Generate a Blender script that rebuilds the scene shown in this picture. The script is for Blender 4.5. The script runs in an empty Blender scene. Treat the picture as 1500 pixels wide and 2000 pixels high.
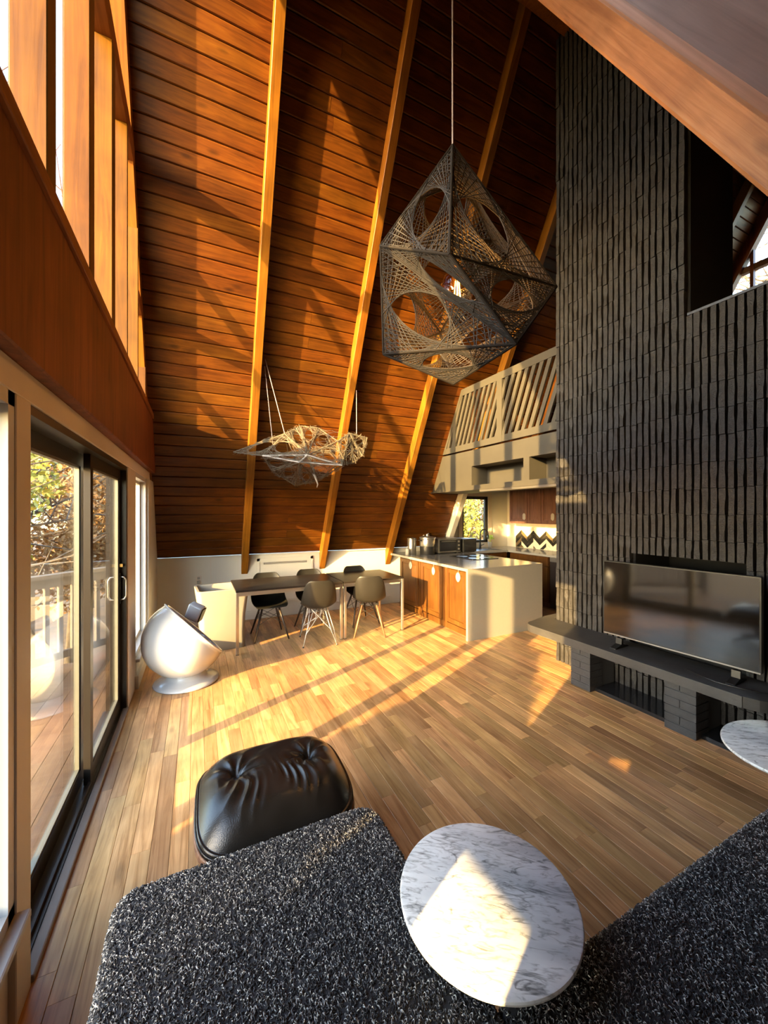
import bpy, bmesh, math, random
import numpy as np
from mathutils import Vector, Matrix

scene = bpy.context.scene
C = scene.collection
R = math.radians
random.seed(7)

# ------------------------------------------------------------------ camera
H = 1.65
YAW = math.atan(365 / 750.0)
cam_d = bpy.data.cameras.new('camera')
cam = bpy.data.objects.new('camera', cam_d)
C.objects.link(cam)
cam_d.sensor_fit = 'HORIZONTAL'
cam_d.sensor_width = 36
cam_d.lens = 18.0
cam_d.clip_start = 0.02
cam_d.clip_end = 300
cam.location = (0, 0, H)
cam.rotation_euler = (R(90), 0, -YAW)
scene.camera = cam

# ------------------------------------------------------------------ world, sun, exposure
SUN_AZ = R(24.8)      # direction the light travels, from +X towards +Y
SUN_EL = R(13.2)
world = bpy.data.worlds.new('world')
scene.world = world
world.use_nodes = True
wn = world.node_tree
sky = wn.nodes.new('ShaderNodeTexSky')
sky.sky_type = 'NISHITA'
sky.sun_disc = False
sky.sun_elevation = SUN_EL
sky.sun_rotation = R(270) - SUN_AZ
sky.altitude = 300
sky.air_density = 1.0
sky.dust_density = 1.5
sky.ozone_density = 1.0
bg = wn.nodes['Background']
wn.links.new(sky.outputs[0], bg.inputs[0])
bg.inputs[1].default_value = 2.0
sun_d = bpy.data.lights.new('sun', 'SUN')
sun_d.energy = 26.0
sun_d.color = (1.0, 0.64, 0.24)
sun_d.angle = R(0.53)
sun = bpy.data.objects.new('sun', sun_d)
C.objects.link(sun)
sd = Vector((math.cos(SUN_EL) * math.cos(SUN_AZ), math.cos(SUN_EL) * math.sin(SUN_AZ), -math.sin(SUN_EL)))
sun.rotation_euler = sd.to_track_quat('-Z', 'Y').to_euler()
sun.location = (-12, -5, 6)
vs = scene.view_settings
vs.view_transform = 'Standard'
vs.look = 'None'
vs.exposure = 0.58
vs.gamma = 1.0
vs.use_curve_mapping = False
cy = scene.cycles
cy.use_denoising = True
cy.max_bounces = 10
cy.diffuse_bounces = 6
cy.transparent_max_bounces = 16
cy.caustics_reflective = False
cy.caustics_refractive = False
cy.sample_clamp_indirect = 6.0

# ------------------------------------------------------------------ projection helper (for choosing which pieces show largest)
SN, CS = math.sin(YAW), math.cos(YAW)
def proj(p):
    d = SN * p[0] + CS * p[1]
    l = CS * p[0] - SN * p[1]
    if d < 0.05:
        return None
    return 750 + 750 * l / d, 1000 - 750 * (p[2] - H) / d, d
def show_size(p, size):
    q = proj(p)
    if q is None or not (-150 < q[0] < 1650 and -150 < q[1] < 2150):
        return 0.0
    return size / q[2] ** 2

# ------------------------------------------------------------------ mesh helpers
class MB:
    def __init__(s):
        s.v = []; s.f = []
    def add(s, vs_, fs):
        o = len(s.v)
        s.v += [tuple(x) for x in vs_]
        s.f += [tuple(i + o for i in f) for f in fs]
        return s
    def box(s, x0, x1, y0, y1, z0, z1):
        x0, x1 = sorted((x0, x1)); y0, y1 = sorted((y0, y1)); z0, z1 = sorted((z0, z1))
        return s.add([(x0, y0, z0), (x1, y0, z0), (x1, y1, z0), (x0, y1, z0), (x0, y0, z1), (x1, y0, z1), (x1, y1, z1), (x0, y1, z1)],
                     [(3, 2, 1, 0), (4, 5, 6, 7), (0, 1, 5, 4), (1, 2, 6, 5), (2, 3, 7, 6), (3, 0, 4, 7)])
    def prism(s, poly, axis, a, b):
        """extrude a 2-D polygon along axis: 'x' poly=(y,z), 'y' poly=(x,z), 'z' poly=(x,y)"""
        ar = sum(poly[i][0] * poly[(i + 1) % len(poly)][1] - poly[(i + 1) % len(poly)][0] * poly[i][1] for i in range(len(poly)))
        if ar < 0: poly = poly[::-1]
        if axis == 'y': poly = poly[::-1]
        n = len(poly)
        def P(q, t):
            return (t, q[0], q[1]) if axis == 'x' else (q[0], t, q[1]) if axis == 'y' else (q[0], q[1], t)
        a, b = min(a, b), max(a, b)
        vs_ = [P(q, a) for q in poly] + [P(q, b) for q in poly]
        fs = [tuple(range(n - 1, -1, -1)), tuple(range(n, 2 * n))]
        for i in range(n):
            j = (i + 1) % n
            fs.append((i, j, n + j, n + i))
        return s.add(vs_, fs)
    def tube(s, pts, r, n=8, cap=True, closed=False):
        pts = [Vector(p) for p in pts]
        rs = r if isinstance(r, (list, tuple)) else [r] * len(pts)
        m = len(pts); o = len(s.v)
        up = None
        for i, p in enumerate(pts):
            if closed:
                t = pts[(i + 1) % m] - pts[i - 1]
            else:
                t = pts[min(i + 1, m - 1)] - pts[max(i - 1, 0)]
            if t.length < 1e-9: t = Vector((0, 0, 1))
            t.normalize()
            if up is None:
                up = Vector((0, 0, 1)) if abs(t.z) < 0.9 else Vector((1, 0, 0))
            e1 = up - t * up.dot(t)
            if e1.length < 1e-6:
                e1 = t.orthogonal()
            e1.normalize(); up = e1
            e2 = t.cross(e1)
            for k in range(n):
                a = 2 * math.pi * k / n
                s.v.append(tuple(p + (e1 * math.cos(a) + e2 * math.sin(a)) * rs[i]))
        last = m if closed else m - 1
        for i in range(last):
            for k in range(n):
                a = o + i * n + k; b = o + i * n + (k + 1) % n
                i2 = (i + 1) % m
                c = o + i2 * n + (k + 1) % n; d = o + i2 * n + k
                s.f.append((a, b, c, d))
        if cap and not closed:
            s.f.append(tuple(o + k for k in range(n - 1, -1, -1)))
            s.f.append(tuple(o + (m - 1) * n + k for k in range(n)))
        return s
    def lathe(s, prof, n=32, center=(0, 0, 0), M=None):
        o = len(s.v); m = len(prof)
        for (r, z) in prof:
            for k in range(n):
                a = 2 * math.pi * k / n
                p = Vector((r * math.cos(a), r * math.sin(a), z))
                if M is not None: p = M @ p
                s.v.append((p.x + center[0], p.y + center[1], p.z + center[2]))
        for i in range(m - 1):
            for k in range(n):
                k2 = (k + 1) % n
                s.f.append((o + i * n + k, o + i * n + k2, o + (i + 1) * n + k2, o + (i + 1) * n + k))
        if prof[0][0] > 1e-6: s.f.append(tuple(o + k for k in range(n - 1, -1, -1)))
        if prof[-1][0] > 1e-6: s.f.append(tuple(o + (m - 1) * n + k for k in range(n)))
        return s
    def mesh(s, name, mat, smooth=False):
        me = bpy.data.meshes.new(name)
        me.from_pydata(s.v, [], s.f)
        if mat is not None: me.materials.append(mat)
        if smooth:
            me.polygons.foreach_set('use_smooth', [True] * len(me.polygons))
        me.update()
        return me
    def build(s, name, mat, parent=None, smooth=False, bevel=0, seg=2, auto=None, fix=False):
        me = s.mesh(name, mat, smooth)
        if fix:
            bm = bmesh.new(); bm.from_mesh(me)
            bmesh.ops.remove_doubles(bm, verts=bm.verts, dist=1e-5)
            bmesh.ops.recalc_face_normals(bm, faces=bm.faces)
            bm.to_mesh(me); bm.free()
        if bevel:
            bm = bmesh.new(); bm.from_mesh(me)
            bmesh.ops.bevel(bm, geom=list(bm.edges), offset=bevel, segments=seg, affect='EDGES', profile=0.5, clamp_overlap=True)
            bm.to_mesh(me); bm.free()
            if seg > 2: me.polygons.foreach_set('use_smooth', [True] * len(me.polygons))
        if auto:
            try:
                me.set_sharp_from_angle(angle=R(auto))
            except Exception:
                pass
        o = bpy.data.objects.new(name, me)
        C.objects.link(o)
        if parent is not None: o.parent = parent
        return o

def link(name, me, parent=None, loc=(0, 0, 0), rot=(0, 0, 0), scale=(1, 1, 1)):
    o = bpy.data.objects.new(name, me); C.objects.link(o)
    o.location = loc; o.rotation_euler = rot; o.scale = scale
    if parent is not None: o.parent = parent
    return o
def tag(o, label=None, cat=None, group=None, kind=None):
    if label: o['label'] = label
    if cat: o['category'] = cat
    if group: o['group'] = group
    if kind: o['kind'] = kind
    return o
def thing(name, label, cat, loc=(0, 0, 0), rz=0.0, group=None, kind=None):
    o = bpy.data.objects.new(name, None); C.objects.link(o)
    o.location = loc; o.rotation_euler = (0, 0, rz)
    o.empty_display_size = 0.1
    return tag(o, label, cat, group, kind)
def struct(name, label, cat='wall'):
    o = bpy.data.objects.new(name, None); C.objects.link(o)
    return tag(o, label, cat, None, 'structure')
def copy_tree(o, parent=None):
    c = o.copy(); C.objects.link(c); c.parent = parent
    for ch in list(o.children): copy_tree(ch, c)
    return c
def clip_poly(poly, a, b, c):
    """keep points with a*x+b*y<=c"""
    out = []
    for i in range(len(poly)):
        p, q = poly[i], poly[(i + 1) % len(poly)]
        dp, dq = a * p[0] + b * p[1] - c, a * q[0] + b * q[1] - c
        if dp <= 0: out.append(p)
        if dp * dq < 0:
            t = dp / (dp - dq)
            out.append((p[0] + (q[0] - p[0]) * t, p[1] + (q[1] - p[1]) * t))
    return out
def rounded(x0, x1, y0, y1, r, n=5):
    rs = r if isinstance(r, (list, tuple)) else (r, r, r, r)   # corners: x0y0, x1y0, x1y1, x0y1
    pts = []
    for (cx, cy_, a0, rr) in ((x0 + rs[0], y0 + rs[0], 180, rs[0]), (x1 - rs[1], y0 + rs[1], 270, rs[1]), (x1 - rs[2], y1 - rs[2], 0, rs[2]), (x0 + rs[3], y1 - rs[3], 90, rs[3])):
        if rr < 1e-6:
            pts.append((cx, cy_)); continue
        for k in range(n + 1):
            a = R(a0 + 90 * k / n)
            pts.append((cx + rr * math.cos(a), cy_ + rr * math.sin(a)))
    return pts

# ------------------------------------------------------------------ materials
MATS = {}
def new_mat(name):
    m = bpy.data.materials.new(name); m.use_nodes = True
    nt = m.node_tree; b = nt.nodes['Principled BSDF']
    MATS[name] = m
    return m, nt, b
def plain(name, col, rough=0.5, metal=0.0, noise=0.06, scale=9.0, bump=0.0, bscale=60.0, coat=0.0, spec=0.5):
    m, nt, b = new_mat(name)
    N, L = nt.nodes, nt.links
    g = N.new('ShaderNodeNewGeometry')
    no = N.new('ShaderNodeTexNoise'); no.inputs['Scale'].default_value = scale; no.inputs['Detail'].default_value = 4
    L.new(g.outputs['Position'], no.inputs['Vector'])
    rp = N.new('ShaderNodeValToRGB')
    rp.color_ramp.elements[0].position = 0.3; rp.color_ramp.elements[1].position = 0.7
    rp.color_ramp.elements[0].color = tuple(c * (1 - noise) for c in col) + (1,)
    rp.color_ramp.elements[1].color = tuple(min(1, c * (1 + noise)) for c in col) + (1,)
    L.new(no.outputs['Fac'], rp.inputs['Fac'])
    L.new(rp.outputs[0], b.inputs['Base Color'])
    b.inputs['Roughness'].default_value = rough
    b.inputs['Metallic'].default_value = metal
    b.inputs['Specular IOR Level'].default_value = spec
    if coat: b.inputs['Coat Weight'].default_value = coat
    if bump:
        n2 = N.new('ShaderNodeTexNoise'); n2.inputs['Scale'].default_value = bscale; n2.inputs['Detail'].default_value = 3
        L.new(g.outputs['Position'], n2.inputs['Vector'])
        bp = N.new('ShaderNodeBump'); bp.inputs['Strength'].default_value = bump; bp.inputs['Distance'].default_value = 0.01
        L.new(n2.outputs['Fac'], bp.inputs['Height']); L.new(bp.outputs[0], b.inputs['Normal'])
    return m
def wood(name, cols, axis='X', across=22.0, along=1.6, rough=0.45, var=0.35, hue=0.015, knots=0.0, bump=0.15, coat=0.0, spec=0.25):
    """cols: dark, mid, light; grain runs along axis (X, Y, Z, or S1/S2 = up the two roof slopes)"""
    m, nt, b = new_mat(name)
    N, L = nt.nodes, nt.links
    g = N.new('ShaderNodeNewGeometry'); oi = N.new('ShaderNodeObjectInfo')
    rnd = N.new('ShaderNodeMath'); rnd.operation = 'ADD'
    L.new(oi.outputs['Random'], rnd.inputs[0]); L.new(g.outputs['Random Per Island'], rnd.inputs[1])
    fr = N.new('ShaderNodeMath'); fr.operation = 'FRACT'; L.new(rnd.outputs[0], fr.inputs[0])
    mp0 = N.new('ShaderNodeMapping')
    if axis == 'S1': mp0.inputs['Rotation'].default_value = (R(-28), 0, 0)
    if axis == 'S2': mp0.inputs['Rotation'].default_value = (R(28), 0, 0)
    L.new(g.outputs['Position'], mp0.inputs['Vector'])
    off = N.new('ShaderNodeMath'); off.operation = 'MULTIPLY'; off.inputs[1].default_value = 37.0
    L.new(fr.outputs[0], off.inputs[0])
    cx = N.new('ShaderNodeCombineXYZ')
    for k in range(3): L.new(off.outputs[0], cx.inputs[k])
    va = N.new('ShaderNodeVectorMath'); va.operation = 'ADD'
    L.new(mp0.outputs[0], va.inputs[0]); L.new(cx.outputs[0], va.inputs[1])
    mp = N.new('ShaderNodeMapping')
    sc = [across] * 3; sc[{'X': 0, 'Y': 1, 'Z': 2, 'S1': 2, 'S2': 2}[axis]] = along
    mp.inputs['Scale'].default_value = sc
    L.new(va.outputs[0], mp.inputs['Vector'])
    n1 = N.new('ShaderNodeTexNoise'); n1.inputs['Scale'].default_value = 1.0; n1.inputs['Detail'].default_value = 7
    n1.inputs['Roughness'].default_value = 0.62; n1.inputs['Distortion'].default_value = 1.4
    L.new(mp.outputs[0], n1.inputs['Vector'])
    rp = N.new('ShaderNodeValToRGB'); e = rp.color_ramp.elements
    e[0].position = 0.28; e[0].color = cols[0] + (1,)
    e[1].position = 0.75; e[1].color = cols[2] + (1,)
    mid = e.new(0.5); mid.color = cols[1] + (1,)
    L.new(n1.outputs['Fac'], rp.inputs['Fac'])
    hsv = N.new('ShaderNodeHueSaturation')
    mr = N.new('ShaderNodeMapRange')
    mr.inputs['To Min'].default_value = 1 - var; mr.inputs['To Max'].default_value = 1 + var * 0.8
    L.new(fr.outputs[0], mr.inputs['Value']); L.new(mr.outputs[0], hsv.inputs['Value'])
    r2 = N.new('ShaderNodeMath'); r2.operation = 'MULTIPLY'; r2.inputs[1].default_value = 7.31; L.new(fr.outputs[0], r2.inputs[0])
    f2 = N.new('ShaderNodeMath'); f2.operation = 'FRACT'; L.new(r2.outputs[0], f2.inputs[0])
    mh = N.new('ShaderNodeMapRange'); mh.inputs['To Min'].default_value = 0.5 - hue; mh.inputs['To Max'].default_value = 0.5 + hue
    L.new(f2.outputs[0], mh.inputs['Value']); L.new(mh.outputs[0], hsv.inputs['Hue'])
    L.new(rp.outputs[0], hsv.inputs['Color'])
    colr = hsv.outputs[0]
    # broad blotches of stain
    n3 = N.new('ShaderNodeTexNoise'); n3.inputs['Scale'].default_value = 3.0; n3.inputs['Detail'].default_value = 3
    L.new(va.outputs[0], n3.inputs['Vector'])
    m3 = N.new('ShaderNodeMapRange'); m3.inputs['From Min'].default_value = 0.3; m3.inputs['From Max'].default_value = 0.7
    m3.inputs['To Min'].default_value = 0.72; m3.inputs['To Max'].default_value = 1.15
    L.new(n3.outputs['Fac'], m3.inputs['Value'])
    mx = N.new('ShaderNodeMix'); mx.data_type = 'RGBA'; mx.blend_type = 'MULTIPLY'; mx.inputs[0].default_value = 1.0
    L.new(colr, mx.inputs[6]); L.new(m3.outputs[0], mx.inputs[7])
    colr = mx.outputs[2]
    if knots:
        mk = N.new('ShaderNodeMapping'); sk = [6.0] * 3; sk[{'X': 0, 'Y': 1, 'Z': 2, 'S1': 2, 'S2': 2}[axis]] = 2.2
        mk.inputs['Scale'].default_value = sk
        L.new(va.outputs[0], mk.inputs['Vector'])
        vo = N.new('ShaderNodeTexVoronoi'); vo.inputs['Scale'].default_value = 1.0
        L.new(mk.outputs[0], vo.inputs['Vector'])
        kr = N.new('ShaderNodeMapRange'); kr.inputs['From Min'].default_value = 0.05; kr.inputs['From Max'].default_value = 0.16
        kr.inputs['To Min'].default_value = 1 - knots; kr.inputs['To Max'].default_value = 1.0
        L.new(vo.outputs['Distance'], kr.inputs['Value'])
        mk2 = N.new('ShaderNodeMix'); mk2.data_type = 'RGBA'; mk2.blend_type = 'MULTIPLY'; mk2.inputs[0].default_value = 1.0
        L.new(colr, mk2.inputs[6]); L.new(kr.outputs[0], mk2.inputs[7])
        colr = mk2.outputs[2]
    L.new(colr, b.inputs['Base Color'])
    b.inputs['Roughness'].default_value = rough
    b.inputs['Specular IOR Level'].default_value = spec
    if coat: b.inputs['Coat Weight'].default_value = coat; b.inputs['Coat Roughness'].default_value = 0.25
    if bump:
        bp = N.new('ShaderNodeBump'); bp.inputs['Strength'].default_value = bump; bp.inputs['Distance'].default_value = 0.004
        L.new(n1.outputs['Fac'], bp.inputs['Height']); L.new(bp.outputs[0], b.inputs['Normal'])
    return m
def glass_mat(name, tint=(0.97, 0.98, 0.97), ior=1.5, rough=0.0):
    m = bpy.data.materials.new(name); m.use_nodes = True
    nt = m.node_tree; N, L = nt.nodes, nt.links
    for n in list(N): N.remove(n)
    out = N.new('ShaderNodeOutputMaterial')
    tr = N.new('ShaderNodeBsdfTransparent'); tr.inputs[0].default_value = tint + (1,)
    gl = N.new('ShaderNodeBsdfGlossy'); gl.inputs['Roughness'].default_value = rough; gl.inputs[0].default_value = (1, 1, 1, 1)
    lw = N.new('ShaderNodeLayerWeight'); lw.inputs[0].default_value = 0.5
    pw_ = N.new('ShaderNodeMath'); pw_.operation = 'POWER'; pw_.inputs[1].default_value = 5.0
    L.new(lw.outputs['Facing'], pw_.inputs[0])
    fr = N.new('ShaderNodeMath'); fr.operation = 'MULTIPLY_ADD'; fr.inputs[1].default_value = 0.96; fr.inputs[2].default_value = 0.04
    L.new(pw_.outputs[0], fr.inputs[0])
    mx = N.new('ShaderNodeMixShader')
    L.new(fr.outputs[0], mx.inputs[0]); L.new(tr.outputs[0], mx.inputs[1]); L.new(gl.outputs[0], mx.inputs[2])
    L.new(mx.outputs[0], out.inputs[0])
    MATS[name] = m
    return m
def emit(name, col, s):
    m, nt, b = new_mat(name)
    b.inputs['Base Color'].default_value = col + (1,)
    b.inputs['Emission Color'].default_value = col + (1,)
    b.inputs['Emission Strength'].default_value = s
    return m

M_ROOF = wood('stained cedar boards', ((0.0436, 0.0125, 0.0016), (0.0950, 0.0286, 0.0025), (0.1386, 0.0501, 0.0047)), 'X', 20, 1.7, 0.42, 0.17, 0.006, knots=0.6, bump=0.12)
M_RAFT1 = wood('stained rafter wood', ((0.1152, 0.0396, 0.0034), (0.1872, 0.0706, 0.0057), (0.2448, 0.1044, 0.0103)), 'S1', 24, 1.2, 0.45, 0.12, 0.006)
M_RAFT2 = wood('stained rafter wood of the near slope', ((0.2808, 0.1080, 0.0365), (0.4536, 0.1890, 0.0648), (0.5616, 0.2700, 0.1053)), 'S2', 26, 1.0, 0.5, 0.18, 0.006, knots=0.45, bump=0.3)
M_RAFT3 = wood('pale rafter wood lifted for dim light', ((0.6250, 0.3750, 0.2500), (0.7750, 0.4875, 0.3375), (0.9000, 0.6000, 0.4250)), 'S2', 60, 1.0, 0.6, 0.05, 0.003, bump=0.3)  # paler wood, with extra brightness put into its colour against dim light
M_POST = wood('stained post wood', ((0.0619, 0.0229, 0.0009), (0.0972, 0.0389, 0.0015), (0.1283, 0.0553, 0.0025)), 'Z', 22, 1.2, 0.45, 0.15, 0.006)
M_BEAM = wood('dark stained beam wood', ((0.0800, 0.0224, 0.0080), (0.1520, 0.0440, 0.0144), (0.2160, 0.0720, 0.0240)), 'Z', 16, 0.9, 0.5, 0.1, 0.005, knots=0.35)
M_TRIMW = wood('stained trim wood', ((0.1360, 0.0400, 0.0120), (0.2240, 0.0720, 0.0200), (0.2880, 0.1040, 0.0320)), 'Y', 26, 1.1, 0.45, 0.1, 0.005)
M_FLOOR = wood('hickory floor boards', ((0.2879, 0.1281, 0.0405), (0.5361, 0.2915, 0.1175), (0.6751, 0.4064, 0.1864)), 'Y', 26, 1.4, 0.34, 0.33, 0.007, knots=0.35, bump=0.06, spec=0.45)
M_BACK = plain('dark roof backing', (0.02, 0.012, 0.008), 0.9)
M_WHITE = plain('white wall paint', (0.5712, 0.5508, 0.4794), 0.6, noise=0.03, scale=2.5)
M_TRIM = plain('cream trim paint', (0.5940, 0.5220, 0.4320), 0.5, noise=0.04, scale=3)
M_TRIMB = plain('white window paint', (0.5120, 0.5120, 0.4960), 0.4, noise=0.02)
M_BRONZE = plain('dark bronze frame', (0.035, 0.028, 0.022), 0.35, 0.6)
M_STEEL = plain('pale steel', (0.55, 0.53, 0.48), 0.28, 0.9, noise=0.04)
M_BEAD = plain('grey glazing bead', (0.16, 0.16, 0.13), 0.4, 0.5)
M_CHROME = plain('pale wire', (0.55, 0.53, 0.50), 0.45, 0.3, noise=0.02)
M_ALU = plain('sill aluminium', (0.24, 0.19, 0.15), 0.5, 0.2)
M_GLASS = glass_mat('window glass')
M_BRICK = plain('blackened brick', (0.0229, 0.0206, 0.0194), 0.62, noise=0.35, scale=28, bump=0.7, bscale=90)
M_MORTAR = plain('sooty joint', (0.006, 0.006, 0.006), 0.95)
M_PIER = plain('black painted brick', (0.030, 0.030, 0.033), 0.55, noise=0.2, scale=12, bump=0.3, bscale=50)
M_PIERJ = plain('black painted joint', (0.045, 0.045, 0.048), 0.7)
M_SLATE = plain('dark slate slab', (0.040, 0.038, 0.037), 0.42, noise=0.25, scale=6, bump=0.25, bscale=30)
M_TAUPE = plain('taupe loft paint', (0.0413, 0.0367, 0.0276), 0.55, noise=0.10, scale=4)
M_NICHE = plain('dark niche paint', (0.05, 0.042, 0.032), 0.6)
M_WSHINE = plain('white gloss plastic', (0.4775, 0.4865, 0.4865), 0.12, noise=0.01, coat=0.4)
M_WPLAST = plain('white satin plastic', (0.2796, 0.2695, 0.2389), 0.35, noise=0.02)
M_GREYIN = plain('grey seat lining', (0.30, 0.28, 0.26), 0.7)
M_BLACKG = plain('black gloss', (0.012, 0.012, 0.013), 0.12, noise=0.1)
M_BLACK = plain('black satin', (0.014, 0.014, 0.014), 0.38, noise=0.15)
M_SHELL = plain('black moulded shell', (0.016, 0.015, 0.013), 0.36, noise=0.1, spec=0.3)
M_DOWEL = plain('dark dowel wood', (0.035, 0.024, 0.018), 0.45, noise=0.2)
M_DOWELB = plain('walnut dowel wood', (0.16, 0.085, 0.045), 0.45, noise=0.2)
M_TABLE = wood('black stained table top', ((0.012, 0.009, 0.008), (0.022, 0.017, 0.014), (0.035, 0.027, 0.022)), 'X', 20, 1.0, 0.32, 0.1, 0.0, spec=0.15)
M_CAB = wood('honey oak cabinet', ((0.0534, 0.0185, 0.0037), (0.0863, 0.0337, 0.0066), (0.1151, 0.0493, 0.0123)), 'Z', 26, 1.4, 0.4, 0.12, 0.005)
M_CABD = wood('brown oak upper cabinet', ((0.07, 0.032, 0.020), (0.115, 0.055, 0.035), (0.15, 0.075, 0.05)), 'Z', 26, 1.4, 0.45, 0.08, 0.005)
M_QUARTZ = plain('white quartz', (0.2089, 0.2018, 0.1852), 0.16, noise=0.02, scale=30)
M_LEATHER = plain('black leather', (0.010, 0.009, 0.008), 0.25, spec=0.42, noise=0.2, scale=14, bump=0.12, bscale=220)
M_PLY = wood('rosewood ply edge', ((0.10, 0.05, 0.03), (0.2, 0.10, 0.06), (0.3, 0.17, 0.1)), 'X', 30, 2, 0.4, 0.05, 0.0)
M_TVBODY = plain('black television casing', (0.0084, 0.0084, 0.0084), 0.3)
M_SCREEN = plain('television glass', (0.005, 0.004, 0.003), 0.07, noise=0.05, spec=0.8)
M_STRING = plain('black cord', (0.0158, 0.0126, 0.0105), 0.7, noise=0.3, scale=40)
M_ROD = plain('dark rod', (0.014, 0.011, 0.009), 0.9, spec=0.15)
M_TAN = plain('tan fishnet cord', (0.1260, 0.1008, 0.0630), 0.8, noise=0.25, scale=30)
M_STICK = plain('bleached stick', (0.4950, 0.4500, 0.3750), 0.7, noise=0.1, scale=20)
M_CORDG = plain('grey suspension cord', (0.34, 0.28, 0.27), 0.6)
M_AMBER = glass_mat('amber bulb glass', (1.0, 0.80, 0.50), 1.45)
M_FIL = emit('glowing filament', (1.0, 0.55, 0.16), 22.0)
M_BRASS = plain('brass', (0.55, 0.33, 0.10), 0.3, 0.9)
M_CLEARP = plain('green plant leaf', (0.42, 0.62, 0.06), 0.5)
M_GREY = plain('mid grey metal', (0.30, 0.29, 0.27), 0.3, 0.85)
M_DWASH = plain('dark brown appliance front', (0.03, 0.022, 0.018), 0.35)
M_TILEA = plain('black tile', (0.02, 0.018, 0.014), 0.15)
M_TILEB = plain('cream tile', (0.62, 0.55, 0.40), 0.15)
M_TILEC = plain('bronze tile', (0.20, 0.14, 0.07), 0.12, 0.4)
M_DECK = wood('deck boards', ((0.0800, 0.0450, 0.0250), (0.1250, 0.0775, 0.0450), (0.1650, 0.1100, 0.0650)), 'X', 20, 1.2, 0.7, 0.2, 0.01)
M_RAILO = plain('weathered rail wood', (0.085, 0.075, 0.065), 0.75, noise=0.2)
M_GROUND = plain('leaf litter ground', (0.13, 0.085, 0.045), 0.95, noise=0.4, scale=3)
M_BARK = plain('grey bark', (0.09, 0.075, 0.06), 0.9, noise=0.35, scale=14, bump=0.6, bscale=30)
M_LOFTF = plain('loft boards', (0.16, 0.08, 0.04), 0.6)
def leaf_mat(name, a, b_):
    m, nt, b = new_mat(name)
    N, L = nt.nodes, nt.links
    g = N.new('ShaderNodeNewGeometry'); rp = N.new('ShaderNodeValToRGB')
    rp.color_ramp.elements[0].color = a + (1,); rp.color_ramp.elements[1].color = b_ + (1,)
    L.new(g.outputs['Random Per Island'], rp.inputs['Fac']); L.new(rp.outputs[0], b.inputs['Base Color'])
    b.inputs['Roughness'].default_value = 0.6
    b.inputs['Transmission Weight'].default_value = 0.0
    return m
M_LEAFY = leaf_mat('yellow green leaves', (0.16, 0.20, 0.03), (0.50, 0.42, 0.07))
M_LEAFG = leaf_mat('dark green leaves', (0.04, 0.08, 0.015), (0.14, 0.18, 0.04))
M_LEAFO = leaf_mat('russet leaves', (0.22, 0.11, 0.03), (0.46, 0.27, 0.10))

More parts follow.
